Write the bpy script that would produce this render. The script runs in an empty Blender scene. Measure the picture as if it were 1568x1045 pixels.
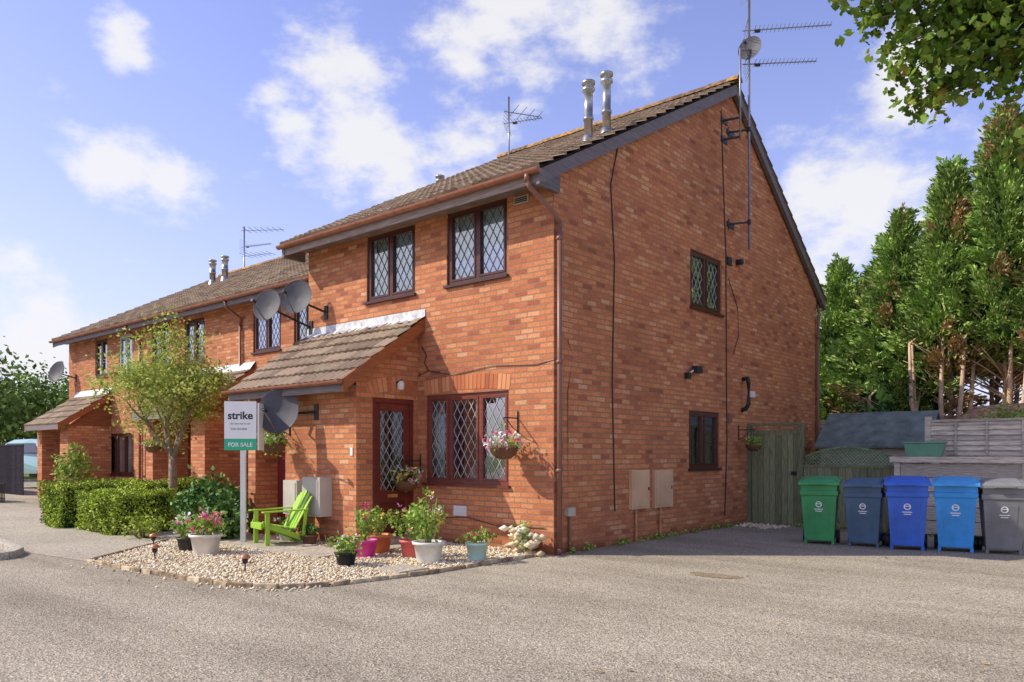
import bpy, math, random
import numpy as np
from mathutils import Vector, Matrix
random.seed(7); rng=np.random.default_rng(7)
scn=bpy.context.scene
COL=scn.collection
# ------------------------------------------------------------ materials
def nmat(name):
    m=bpy.data.materials.new(name); m.use_nodes=True
    nt=m.node_tree; b=nt.nodes["Principled BSDF"]
    return m,nt,b
def N(nt,t,**kw):
    n=nt.nodes.new(t)
    for k,v in kw.items(): setattr(n,k,v)
    return n
def ramp(nt,stops,src,interp='LINEAR'):
    r=nt.nodes.new("ShaderNodeValToRGB"); cr=r.color_ramp; cr.interpolation=interp
    while len(cr.elements)<len(stops): cr.elements.new(.5)
    for e,(p,c) in zip(cr.elements,stops):
        e.position=p; e.color=(c[0],c[1],c[2],1) if len(c)==3 else c
    nt.links.new(src,r.inputs[0]); return r.outputs[0]
def mixc(nt,a,b,fac,mode='MIX'):
    m=nt.nodes.new("ShaderNodeMix"); m.data_type='RGBA'; m.blend_type=mode
    for s,v in ((0,fac),(6,a),(7,b)):
        if hasattr(v,"links"): nt.links.new(v,m.inputs[s])
        else: m.inputs[s].default_value=v if s==0 else ((*v,1) if len(v)==3 else v)
    return m.outputs[2]
def noise(nt,scale,detail=4,vec=None,rough=.6):
    n=N(nt,"ShaderNodeTexNoise"); n.inputs["Scale"].default_value=scale; n.inputs["Detail"].default_value=detail; n.inputs["Roughness"].default_value=rough
    if vec is None:
        tc=N(nt,"ShaderNodeTexCoord"); vec=tc.outputs["Object"]
    nt.links.new(vec,n.inputs["Vector"]); return n.outputs["Fac"]
def bump(nt,b,h,strength=.3,dist=.01):
    bp=N(nt,"ShaderNodeBump"); bp.inputs["Strength"].default_value=strength; bp.inputs["Distance"].default_value=dist
    nt.links.new(h,bp.inputs["Height"]); nt.links.new(bp.outputs[0],b.inputs["Normal"])
def simple(name,col,rough=.6,metal=0,var=.25,scale=6,bs=.15,fine=True,spec=.4):
    m,nt,b=nmat(name)
    n=noise(nt,scale,4)
    c0=tuple(x*(1-var) for x in col); c1=tuple(min(1,x*(1+var)) for x in col)
    c=ramp(nt,[(.3,c0),(.7,c1)],n)
    nt.links.new(c,b.inputs["Base Color"]); b.inputs["Roughness"].default_value=rough; b.inputs["Metallic"].default_value=metal
    b.inputs["Specular IOR Level"].default_value=spec
    if bs: bump(nt,b,noise(nt,scale*12,2),bs,.004)
    return m
def island(name,stops,rough=.8,trans=0,noise_s=0,spec=.2,nlo=.55):
    m,nt,b=nmat(name)
    g=N(nt,"ShaderNodeNewGeometry"); c=ramp(nt,stops,g.outputs["Random Per Island"])
    if noise_s:
        nn=noise(nt,noise_s,1); v=ramp(nt,[(.35,(nlo,nlo,nlo)),(.65,(1.25,1.25,1.2))],nn)
        c=mixc(nt,c,v,1.0,'MULTIPLY')
    nt.links.new(c,b.inputs["Base Color"]); b.inputs["Roughness"].default_value=rough; b.inputs["Specular IOR Level"].default_value=spec
    if trans:
        t=N(nt,"ShaderNodeBsdfTranslucent"); nt.links.new(c,t.inputs[0])
        mx=N(nt,"ShaderNodeMixShader"); mx.inputs[0].default_value=trans
        nt.links.new(b.outputs[0],mx.inputs[1]); nt.links.new(t.outputs[0],mx.inputs[2])
        nt.links.new(mx.outputs[0],nt.nodes["Material Output"].inputs[0])
    return m
def brick_mat():
    m,nt,b=nmat("red_brick")
    tc=N(nt,"ShaderNodeTexCoord"); g=N(nt,"ShaderNodeNewGeometry")
    s=N(nt,"ShaderNodeSeparateXYZ"); nt.links.new(tc.outputs["Object"],s.inputs[0])
    sn=N(nt,"ShaderNodeSeparateXYZ"); nt.links.new(g.outputs["True Normal"],sn.inputs[0])
    ax=N(nt,"ShaderNodeMath",operation='ABSOLUTE'); nt.links.new(sn.outputs[0],ax.inputs[0])
    gt=N(nt,"ShaderNodeMath",operation='GREATER_THAN'); nt.links.new(ax.outputs[0],gt.inputs[0]); gt.inputs[1].default_value=.7
    mx=N(nt,"ShaderNodeMix"); nt.links.new(gt.outputs[0],mx.inputs[0]); nt.links.new(s.outputs[0],mx.inputs[2]); nt.links.new(s.outputs[1],mx.inputs[3])
    cb=N(nt,"ShaderNodeCombineXYZ"); nt.links.new(mx.outputs[0],cb.inputs[0]); nt.links.new(s.outputs[2],cb.inputs[1])
    nv=N(nt,"ShaderNodeTexNoise"); nv.inputs["Scale"].default_value=5; nv.inputs["Detail"].default_value=1; nt.links.new(cb.outputs[0],nv.inputs["Vector"])
    vm=N(nt,"ShaderNodeVectorMath",operation='SCALE'); vm.inputs[3].default_value=.013; nt.links.new(nv.outputs["Color"],vm.inputs[0])
    va=N(nt,"ShaderNodeVectorMath",operation='ADD'); nt.links.new(cb.outputs[0],va.inputs[0]); nt.links.new(vm.outputs[0],va.inputs[1])
    bt=N(nt,"ShaderNodeTexBrick"); nt.links.new(va.outputs[0],bt.inputs["Vector"])
    bt.inputs["Scale"].default_value=1; bt.inputs["Brick Width"].default_value=.225; bt.inputs["Row Height"].default_value=.075
    bt.inputs["Mortar Size"].default_value=.0085; bt.inputs["Mortar Smooth"].default_value=.12
    bt.inputs["Color1"].default_value=(0,0,0,1); bt.inputs["Color2"].default_value=(1,1,1,1); bt.inputs["Mortar"].default_value=(.5,.5,.5,1)
    c=ramp(nt,[(0,(.36,.110,.055)),(.12,(.50,.165,.075)),(.5,(.60,.215,.090)),(.88,(.65,.265,.115)),(1,(.70,.36,.19))],bt.outputs["Color"])
    n1=noise(nt,.55,5,va.outputs[0],.65); v=ramp(nt,[(.32,(.78,.74,.74)),(.5,(1,1,1)),(.68,(1.12,1.14,1.05))],n1)
    c=mixc(nt,c,v,1,'MULTIPLY')
    n2=noise(nt,55,2,va.outputs[0]); v2=ramp(nt,[(.3,(.76,.74,.72)),(.7,(1.2,1.22,1.25))],n2); c=mixc(nt,c,v2,1,'MULTIPLY')
    n3=noise(nt,2.6,6,va.outputs[0],.78); f=ramp(nt,[(.60,(0,0,0)),(.76,(.38,.38,.38))],n3); c=mixc(nt,c,(.75,.50,.32),f)
    f=ramp(nt,[(.28,(.45,.45,.45)),(.40,(0,0,0))],n3); c=mixc(nt,c,(.26,.10,.06),f)
    mo=mixc(nt,(.27,.145,.085),(.42,.26,.165),n1)
    c=mixc(nt,c,mo,bt.outputs["Fac"])
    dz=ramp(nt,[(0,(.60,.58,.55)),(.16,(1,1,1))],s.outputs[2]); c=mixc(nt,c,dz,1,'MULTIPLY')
    nt.links.new(c,b.inputs["Base Color"]); b.inputs["Roughness"].default_value=.88; b.inputs["Specular IOR Level"].default_value=.25
    inv=N(nt,"ShaderNodeMath",operation='SUBTRACT'); inv.inputs[0].default_value=1; nt.links.new(bt.outputs["Fac"],inv.inputs[1])
    ad=N(nt,"ShaderNodeMath",operation='MULTIPLY_ADD'); nt.links.new(n2,ad.inputs[0]); ad.inputs[1].default_value=.5; nt.links.new(inv.outputs[0],ad.inputs[2])
    bump(nt,b,ad.outputs[0],.9,.010)
    return m
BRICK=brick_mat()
SOLDIER=island("arch_brick",[(0,(.38,.12,.06)),(.4,(.56,.20,.085)),(1,(.68,.32,.15))],.85)
def wood(name,col,rough=.5,var=.35,st=(1,1,14),spec=.4):
    m,nt,b=nmat(name); tc=N(nt,"ShaderNodeTexCoord"); mp=N(nt,"ShaderNodeMapping"); mp.inputs["Scale"].default_value=st
    nt.links.new(tc.outputs["Object"],mp.inputs[0]); n=noise(nt,4,5,mp.outputs[0])
    g=N(nt,"ShaderNodeNewGeometry")
    c=ramp(nt,[(.3,tuple(x*(1-var) for x in col)),(.7,tuple(min(1,x*(1+var)) for x in col))],n)
    v=ramp(nt,[(0,(.72,.72,.72)),(1,(1.2,1.2,1.2))],g.outputs["Random Per Island"]); c=mixc(nt,c,v,1,'MULTIPLY')
    nt.links.new(c,b.inputs["Base Color"]); b.inputs["Roughness"].default_value=rough; b.inputs["Specular IOR Level"].default_value=spec; bump(nt,b,n,.2,.004); return m
FRAME=wood("mahogany_frame",(.085,.028,.020),.35)
FRAMEB=wood("brown_bargeboard",(.32,.105,.038),.5)
DOORM=wood("mahogany_door",(.17,.032,.020),.35)
DOORR=wood("maroon_door",(.24,.035,.035),.4)
GREYB=wood("weathered_fascia",(.17,.14,.14),.6)
FASC=wood("pale_fascia",(.26,.20,.17),.6)
GUT=simple("brown_plastic_gutter",(.34,.135,.08),.4,var=.2)
PIPE=simple("brown_downpipe",(.25,.115,.08),.4,var=.15)
BLACKP=simple("black_plastic",(.025,.025,.027),.45,var=.2)
WHITEP=simple("white_plastic",(.75,.73,.69),.45,var=.06,scale=3)
LEAD=simple("lead_came",(.50,.51,.50),.45,.1,var=.2)
LEADD=simple("dark_lead_came",(.055,.06,.065),.7,0,var=.2,spec=.1)
FLASH=simple("lead_flashing",(.60,.61,.62),.6,.0,var=.4,scale=9)
STEEL=simple("galvanised_steel",(.42,.42,.40),.34,.85,var=.3,scale=9)
ALU=simple("aluminium_tube",(.28,.28,.29),.4,.6,var=.2)
DISH=simple("dish_grey",(.10,.10,.11),.6,0,var=.15,spec=.2)
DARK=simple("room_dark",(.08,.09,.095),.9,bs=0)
CURT=simple("white_curtain",(.87,.88,.87),.9,var=.06,bs=0)
BLIND=simple("pale_blind",(.62,.72,.72),.9,var=.15,scale=2,bs=0)
def tile_mat():
    m,nt,b=nmat("concrete_roof_tile"); g=N(nt,"ShaderNodeNewGeometry")
    c=ramp(nt,[(0,(.17,.118,.080)),(.5,(.26,.185,.125)),(1,(.36,.26,.18))],g.outputs["Random Per Island"])
    n=noise(nt,2.2,5,None,.75); f=ramp(nt,[(.5,(0,0,0)),(.68,(.6,.6,.6))],n); c=mixc(nt,c,(.38,.33,.21),f)
    n=noise(nt,16,4,None,.8); f=ramp(nt,[(.56,(0,0,0)),(.64,(.8,.8,.8))],n); c=mixc(nt,c,(.085,.064,.042),f)
    n=noise(nt,9,4,None,.7); f=ramp(nt,[(.66,(0,0,0)),(.7,(.8,.8,.8))],n); c=mixc(nt,c,(.50,.36,.13),f)
    nt.links.new(c,b.inputs["Base Color"]); b.inputs["Roughness"].default_value=.9; bump(nt,b,noise(nt,40,2),.4,.01); return m
TILE=tile_mat()
LICH=island("ridge_tile",[(0,(.20,.13,.08)),(.5,(.34,.21,.10)),(1,(.50,.27,.08))],.9,noise_s=12)
def glass_mat():
    m=bpy.data.materials.new("window_glass"); m.use_nodes=True; nt=m.node_tree; nt.nodes.clear()
    o=N(nt,"ShaderNodeOutputMaterial"); t=N(nt,"ShaderNodeBsdfTransparent"); t.inputs[0].default_value=(.90,.94,.94,1)
    g=N(nt,"ShaderNodeBsdfGlossy"); g.inputs["Roughness"].default_value=.02; g.inputs[0].default_value=(.95,.98,1,1)
    fr=N(nt,"ShaderNodeFresnel"); fr.inputs[0].default_value=1.6
    ma=N(nt,"ShaderNodeMath",operation='MULTIPLY_ADD'); nt.links.new(fr.outputs[0],ma.inputs[0]); ma.inputs[1].default_value=1.2; ma.inputs[2].default_value=.26
    bp=N(nt,"ShaderNodeBump"); bp.inputs["Strength"].default_value=.08; bp.inputs["Distance"].default_value=.02
    nt.links.new(noise(nt,3,1),bp.inputs["Height"]); nt.links.new(bp.outputs[0],g.inputs["Normal"])
    mx=N(nt,"ShaderNodeMixShader"); nt.links.new(ma.outputs[0],mx.inputs[0]); nt.links.new(t.outputs[0],mx.inputs[1]); nt.links.new(g.outputs[0],mx.inputs[2])
    nt.links.new(mx.outputs[0],o.inputs[0]); return m
GLASS=glass_mat()
# ------------------------------------------------------------ builder
def root(name,loc=(0,0,0),rz=0):
    e=bpy.data.objects.new(name,None); COL.objects.link(e); e.location=loc; e.rotation_euler=(0,0,rz); e.empty_display_size=.2; return e
FR=lambda y0:(lambda u,d,z:(u,y0+d,z))
SD=lambda x0:(lambda u,d,z:(x0-d,u,z))
ID=lambda x,y,z:(x,y,z)
class B:
    def __init__(s,mats): s.v=[];s.f=[];s.m=[];s.mats=mats;s.sm=[]
    def add(s,vs,fs,mi=0,sm=False):
        o=len(s.v); s.v+= [tuple(v) for v in vs]
        for f in fs: s.f.append(tuple(o+i for i in f)); s.m.append(mi); s.sm.append(sm)
    def box(s,T,u0,u1,d0,d1,z0,z1,mi=0):
        vs=[T(u,d,z) for u in(u0,u1) for d in(d0,d1) for z in(z0,z1)]
        s.add(vs,[(0,1,3,2),(4,6,7,5),(0,4,5,1),(2,3,7,6),(0,2,6,4),(1,5,7,3)],mi)
    def hexa(s,p,mi=0):
        s.add(p,[(3,2,1,0),(4,5,6,7),(0,1,5,4),(1,2,6,5),(2,3,7,6),(3,0,4,7)],mi)
    def bar(s,a,b,w,h,mi=0,up=(0,0,1)):
        a=Vector(a);b=Vector(b);d=(b-a).normalized();up=Vector(up)
        if abs(d.dot(up))>.97: up=Vector((1,0,0))
        if abs(d.dot(up))>.97: up=Vector((0,1,0))
        r=d.cross(up).normalized()*w/2; u=r.cross(d).normalized()*h/2
        s.hexa([a-r-u,a+r-u,b+r-u,b-r-u,a-r+u,a+r+u,b+r+u,b-r+u],mi)
    def tube(s,pts,rs,n=8,mi=0,cap=True):
        pts=[Vector(p) for p in pts]
        if not hasattr(rs,"__len__"): rs=[rs]*len(pts)
        vs=[]; d0=(pts[1]-pts[0]).normalized(); ref=Vector((0,0,1)) if abs(d0.z)<.9 else Vector((1,0,0))
        for i,p in enumerate(pts):
            d=(pts[min(i+1,len(pts)-1)]-pts[max(i-1,0)]).normalized()
            x=d.cross(ref).normalized(); y=d.cross(x).normalized()
            for k in range(n):
                t=2*math.pi*k/n; vs.append(p+(x*math.cos(t)+y*math.sin(t))*rs[i])
        fs=[(i*n+k,i*n+(k+1)%n,(i+1)*n+(k+1)%n,(i+1)*n+k) for i in range(len(pts)-1) for k in range(n)]
        s.add(vs,fs,mi,True)
        if cap:
            o=len(s.v)-len(vs)
            s.f.append(tuple(o+k for k in range(n)));s.m.append(mi);s.sm.append(False)
            s.f.append(tuple(o+(len(pts)-1)*n+k for k in reversed(range(n))));s.m.append(mi);s.sm.append(False)
    def lathe(s,c,prof,n=20,mi=0,sx=1,sy=1):
        vs=[];
        for r,z in prof:
            for k in range(n):
                t=2*math.pi*k/n; vs.append((c[0]+r*sx*math.cos(t),c[1]+r*sy*math.sin(t),c[2]+z))
        s.add(vs,[(i*n+k,i*n+(k+1)%n,(i+1)*n+(k+1)%n,(i+1)*n+k) for i in range(len(prof)-1) for k in range(n)],mi,True)
    def obj(s,name,parent=None,bevel=0,recalc=True):
        me=bpy.data.meshes.new(name); me.from_pydata(s.v,[],s.f)
        for m in s.mats: me.materials.append(m)
        me.polygons.foreach_set("material_index",s.m); me.polygons.foreach_set("use_smooth",s.sm)
        if recalc:
            import bmesh
            bm=bmesh.new(); bm.from_mesh(me); bmesh.ops.recalc_face_normals(bm,faces=bm.faces); bm.to_mesh(me); bm.free()
        o=bpy.data.objects.new(name,me); COL.objects.link(o)
        if parent: o.parent=parent
        if bevel:
            bv=o.modifiers.new("bevel",'BEVEL'); bv.width=bevel; bv.segments=2; bv.limit_method='ANGLE'
        return o
def cells(b,T,us,zs,holes,mi=0,rev=.12):
    us=sorted(set(us+[h[0] for h in holes]+[h[1] for h in holes])); zs=sorted(set(zs+[h[2] for h in holes]+[h[3] for h in holes]))
    for i in range(len(us)-1):
        for j in range(len(zs)-1):
            uc=(us[i]+us[i+1])/2; zc=(zs[j]+zs[j+1])/2
            if any(h[0]<uc<h[1] and h[2]<zc<h[3] for h in holes): continue
            b.add([T(us[i],0,zs[j]),T(us[i+1],0,zs[j]),T(us[i+1],0,zs[j+1]),T(us[i],0,zs[j+1])],[(0,1,2,3)],mi)
    for u0,u1,z0,z1 in holes:
        for q in ([(u0,z0),(u1,z0)],[(u1,z0),(u1,z1)],[(u1,z1),(u0,z1)],[(u0,z1),(u0,z0)]):
            (a,c),(e,f)=q
            b.add([T(a,0,c),T(e,0,f),T(e,rev,f),T(a,rev,c)],[(0,1,2,3)],mi)
def lattice(b,T,u0,u1,z0,z1,d,w=.145,h=.235,th=.008,mi=0):
    k=h/w; W=u1-u0;H=z1-z0
    for sgn in(1,-1):
        c=-math.ceil(W*k/h)*h-h*2
        while c<H+W*k+h:
            pts=[]
            for u in (0,W):
                z=c+sgn*k*u
                if 0<=z<=H: pts.append((u,z))
            for z in(0,H):
                u=(z-c)/(sgn*k)
                if 0<u<W: pts.append((u,z))
            if len(pts)>=2:
                pts.sort(); p,q=pts[0],pts[-1]
                if math.hypot(p[0]-q[0],p[1]-q[1])>.02:
                    dx,dz=q[0]-p[0],q[1]-p[1];l=math.hypot(dx,dz);nx,nz=-dz/l*th/2,dx/l*th/2
                    P=[(p[0]+nx,p[1]+nz),(q[0]+nx,q[1]+nz),(q[0]-nx,q[1]-nz),(p[0]-nx,p[1]-nz)]
                    dd=d+(.001 if sgn>0 else -.001)
                    b.hexa([T(u0+a,dd,z0+e) for a,e in P]+[T(u0+a,dd-.004,z0+e) for a,e in P],mi)
            c+=h
def window(par,T,u0,u1,z0,z1,splits,fm=FRAME,lat=True,curt='sides',sill=True,name="window",lead=LEAD):
    b=B([fm,GLASS,lead,DARK,CURT,BLIND]); w=.055
    b.box(T,u0,u0+w,.03,.10,z0,z1);b.box(T,u1-w,u1,.03,.10,z0,z1)
    b.box(T,u0+w,u1-w,.03,.10,z1-w,z1);b.box(T,u0+w,u1-w,.03,.10,z0,z0+w)
    if sill: b.box(T,u0-.03,u1+.03,-.045,.028,z0-.035,z0+.004)
    ed=[u0+w-.03]+[u0+(u1-u0)*s for s in splits]+[u1-w+.03]
    for i in range(len(ed)-1):
        a,c=ed[i]+.03,ed[i+1]-.03
        if i>0: b.box(T,ed[i]-.03,ed[i]+.03,.032,.098,z0+w,z1-w)
        cw=.032; A,C,Z0,Z1=a+.002,c-.002,z0+w+.002,z1-w-.002
        b.box(T,A,A+cw,.022,.07,Z0,Z1);b.box(T,C-cw,C,.022,.07,Z0,Z1);b.box(T,A+cw,C-cw,.022,.07,Z0,Z0+cw);b.box(T,A+cw,C-cw,.022,.07,Z1-cw,Z1)
        a,c,zz0,zz1=A+cw,C-cw,Z0+cw,Z1-cw
        b.add([T(a,.062,zz0),T(c,.062,zz0),T(c,.062,zz1),T(a,.062,zz1)],[(0,1,2,3)],1)
        if lat: lattice(b,T,a,c,zz0,zz1,.058,mi=2)
    D=1.3; e=.25
    Q=[(u0-e,z0-e),(u1+e,z0-e),(u1+e,z1+e),(u0-e,z1+e)]
    Q1=[T(a,.13,c) for a,c in Q]; Q2=[T(a,D,c) for a,c in Q]
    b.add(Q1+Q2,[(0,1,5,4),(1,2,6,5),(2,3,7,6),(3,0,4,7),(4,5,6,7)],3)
    def drape(a,c,za,zb,amp=.02,per=.07,d=.2):
        n=max(6,int((c-a)/.012)); vs=[]
        for i in range(n+1):
            u=a+(c-a)*i/n; dd=d+amp*math.sin(u/per*2*math.pi)+.006*math.sin(u*41)
            vs+= [T(u,dd,za),T(u,dd,zb)]
        b.add(vs,[(2*i,2*i+2,2*i+3,2*i+1) for i in range(n)],4,True)
    W=u1-u0
    if curt=='sides': drape(u0,u0+W*.24,z0,z1);drape(u1-W*.22,u1,z0,z1)
    elif curt=='net': drape(u0,u1,z0,z1,.012,.09,.22)
    elif curt=='half': drape(u0,u1,z0,z0+(z1-z0)*.5,.012,.08,.2)
    elif curt=='pale':
        drape(u0,u0+W*.15,z0,z1,.008,.07,.085);drape(u1-W*.17,u1,z0,z1,.008,.07,.085)
        b.add([T(u0,.11,z0),T(u1,.11,z0),T(u1,.11,z1),T(u0,.11,z1)],[(0,1,2,3)],5)
    return b.obj(name,par,recalc=False)
def arch(par,T,u0,u1,z,rise=.06,h=.215,name="brick_arch"):
    b=B([SOLDIER]); n=int((u1-u0)/.078); c=(u0+u1)/2; W=(u1-u0)
    Rr=(W*W/4+rise*rise)/(2*rise)
    for i in range(n):
        t=(i+.5)/n-.5; ang=t*2*math.asin(W/2/Rr)
        cz_=z+rise-Rr
        def P(r,o): return (c+math.sin(ang)*r+math.cos(ang)*o, cz_+math.cos(ang)*r-math.sin(ang)*o)
        o=.034
        p=[P(Rr,-o),P(Rr,o),P(Rr+h,o*1.05),P(Rr+h,-o*1.05)]
        b.hexa([T(a,-.006,e) for a,e in p]+[T(a,.03,e) for a,e in p])
    return b.obj(name,par)
def tiles(par,x0,x1,ye,ze,yr,zr,name="roof_tiles",back=False):
    b=B([TILE]); dy,dz=yr-ye,zr-ze; L=math.hypot(dy,dz); dy/=L;dz/=L; ny,nz=(-dz,dy) if dy>0 else (dz,-dy)
    nc=max(1,round(L/.33)); c=L/nc; nt_=max(1,round((x1-x0)/.3)); tw=(x1-x0)/nt_
    for i in range(nc):
        for j in range(nt_):
            xa=x0+j*tw; K=8; vs=[]
            jit=random.uniform(-.004,.007)
            for k in range(K+1):
                x=xa+tw*k/K*.985; hh=.020*abs(math.sin(math.pi*2*k/K)) + .004
                for (s,o) in ((i*c-.02,-.004+0),(i*c-.02,.042+hh+jit),((i+1)*c,.006+hh)):
                    vs.append((x,ye+dy*s+ny*o,ze+dz*s+nz*o))
            fs=[]
            for k in range(K):
                for r in range(2): fs.append((k*3+r,(k+1)*3+r,(k+1)*3+r+1,k*3+r+1))
            b.add(vs,fs,0,False)
    b.add([(x0,ye,ze-.01),(x1,ye,ze-.01),(x1,yr,zr-.01),(x0,yr,zr-.01)],[(0,1,2,3)])
    return b.obj(name,par,recalc=False)
def ridge(par,x0,x1,y,z):
    b=B([LICH]); x=x0
    while x<x1-.05:
        e=min(x+.44,x1); r=.115+random.uniform(-.006,.006); n=8; vs=[]
        for xx,rr in((x,r+.008),(e+.01,r)):
            for k in range(n+1):
                t=math.pi*k/n; vs.append((xx,y-math.cos(t)*rr,z-.03+math.sin(t)*rr*.9))
        b.add(vs,[(k,k+1,n+2+k,n+1+k) for k in range(n)],0,True)
        b.add([vs[k] for k in range(n+1)]+[(x,y,z-.03)],[(k,k+1,n+1) for k in range(n)])
        b.add([vs[n+1+k] for k in range(n+1)]+[(e+.01,y,z-.03)],[(k,k+1,n+1) for k in range(n)])
        x=e
    return b.obj("ridge_tiles",par)
def gutter(par,x0,x1,y,z,r=.058):
    b=B([GUT]); n=8
    for rr in (r,r-.006):
        vs=[(x,y-math.cos(math.pi*k/n)*rr,z-math.sin(math.pi*k/n)*rr) for x in(x0,x1) for k in range(n+1)]
        b.add(vs,[(k,k+1,n+2+k,n+1+k) for k in range(n)],0,True)
    for x in (x0,x1): b.add([(x,y-math.cos(math.pi*k/n)*r,z-math.sin(math.pi*k/n)*r) for k in range(n+1)],[tuple(range(n+1))])
    x=x0+.4
    while x<x1-.2:
        vs=[(xx,y-math.cos(math.pi*k/n)*(r+.006),z-math.sin(math.pi*k/n)*(r+.006)) for xx in(x,x+.035) for k in range(n+1)]
        b.add(vs,[(k,k+1,n+2+k,n+1+k) for k in range(n)],0,True); x+=.9
    return b.obj("gutter",par,recalc=False)
# ------------------------------------------------------------ leaf clouds
def fastmesh(name,V,K,mat,parent=None):
    n=len(V)//K; me=bpy.data.meshes.new(name)
    me.vertices.add(len(V)); me.vertices.foreach_set("co",np.ascontiguousarray(V,dtype=np.float32).ravel())
    me.loops.add(len(V)); me.loops.foreach_set("vertex_index",np.arange(len(V),dtype=np.int32))
    me.polygons.add(n); me.polygons.foreach_set("loop_start",np.arange(0,len(V),K,dtype=np.int32))
    me.polygons.foreach_set("loop_total",np.full(n,K,dtype=np.int32))
    me.materials.append(mat)
    me.update(calc_edges=True); me.validate()
    o=bpy.data.objects.new(name,me); COL.objects.link(o)
    if parent: o.parent=parent
    return o
DIAM=np.array([(-.5,0),(-.08,-.28),(.5,0),(-.08,.28)])
NARROW=np.array([(-.5,0),(-.05,-.17),(.5,0),(-.05,.17)])
MAPLE=np.array([(-.5,0),(-.28,-.3),(-.05,-.5),(.02,-.22),(.3,-.34),(.5,0),(.3,.34),(.02,.22),(-.05,.5),(-.28,.3)])
def leaves(name,P,size,mat,parent=None,tmpl=DIAM,up=.3,dirs=None,var=.35,dj=.35):
    P=np.asarray(P,float); n=len(P); K=len(tmpl)
    nrm=rng.normal(size=(n,3)); nrm[:,2]+=up*2.2; nrm/=np.linalg.norm(nrm,axis=1)[:,None]
    if dirs is None: dirs=rng.normal(size=(n,3))
    else: dirs=dirs+rng.normal(size=(n,3))*dj
    dirs=dirs/np.linalg.norm(dirs,axis=1)[:,None]
    if dj<.3: nrm=nrm-(dirs*nrm).sum(1)[:,None]*dirs; nrm/=np.linalg.norm(nrm,axis=1)[:,None]+1e-9
    else: dirs=dirs-(dirs*nrm).sum(1)[:,None]*nrm; dirs/=np.linalg.norm(dirs,axis=1)[:,None]+1e-9
    s=size*(1+rng.uniform(-var,var,n)); b=np.cross(nrm,dirs)
    V=P[:,None,:]+s[:,None,None]*(tmpl[None,:,0,None]*dirs[:,None,:]+tmpl[None,:,1,None]*b[:,None,:])
    return fastmesh(name,V.reshape(-1,3),K,mat,parent)
def clumps(c,rad,nc,per,cr,shell=.5):
    d=rng.normal(size=(nc,3)); d/=np.linalg.norm(d,axis=1)[:,None]
    r=(shell+(1-shell)*rng.random(nc))*(.8+.3*rng.random(nc))
    C=np.array(c)+d*np.array(rad)*r[:,None]
    return (C[:,None,:]+rng.normal(size=(nc,per,3))*cr*(.6+.8*rng.random((nc,1,1)))).reshape(-1,3),C
LEAF=island("tree_leaf",[(0,(.20,.28,.05)),(.5,(.40,.48,.10)),(1,(.66,.68,.20))],.6,.35,3,nlo=.75)
LEAFD=island("shrub_leaf",[(0,(.05,.13,.03)),(.6,(.12,.26,.06)),(1,(.22,.38,.09))],.5,0,5)
LEAFM=island("maple_leaf",[(0,(.08,.15,.02)),(.5,(.18,.29,.04)),(.94,(.36,.48,.08)),(1,(.42,.24,.07))],.5,.4,4)
LEAFH=island("hedge_leaf",[(0,(.17,.25,.02)),(.5,(.35,.47,.05)),(1,(.54,.62,.10))],.6,0,3,nlo=.65)
LEAFP=island("pot_plant_leaf",[(0,(.12,.22,.03)),(.5,(.28,.44,.07)),(1,(.52,.62,.16))],.6,.2)
CONI=island("conifer_spray",[(0,(.13,.23,.05)),(.4,(.24,.38,.085)),(.9,(.40,.55,.14)),(1,(.58,.58,.24))],.8,0,1.5,nlo=.68)
CONB=island("conifer_brown",[(0,(.28,.19,.08)),(1,(.60,.42,.20))],.85,0)
DIST=island("distant_leaf",[(0,(.11,.18,.04)),(1,(.28,.40,.09))],.8,0,.8)
DRY=island("dry_leaf",[(0,(.25,.14,.05)),(1,(.5,.34,.14))],.85,0)
BARK=simple("bark",(.27,.20,.14),.9,var=.4,scale=12,bs=.5)
PALEB=simple("pale_conifer_bark",(.58,.42,.28),.9,var=.35,scale=8,bs=.5)
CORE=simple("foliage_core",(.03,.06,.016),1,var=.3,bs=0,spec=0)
PINK=island("pink_petal",[(0,(.7,.08,.22)),(.6,(.85,.30,.48)),(1,(.9,.7,.75))],.6,0)
REDF=island("red_petal",[(0,(.6,.03,.08)),(1,(.85,.15,.35))],.6,0)
WHITEF=island("white_petal",[(0,(.8,.8,.7)),(1,(.9,.9,.87))],.6,0)
YELF=island("yellow_petal",[(0,(.8,.5,.04)),(1,(.9,.75,.2))],.6,0)
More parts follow.
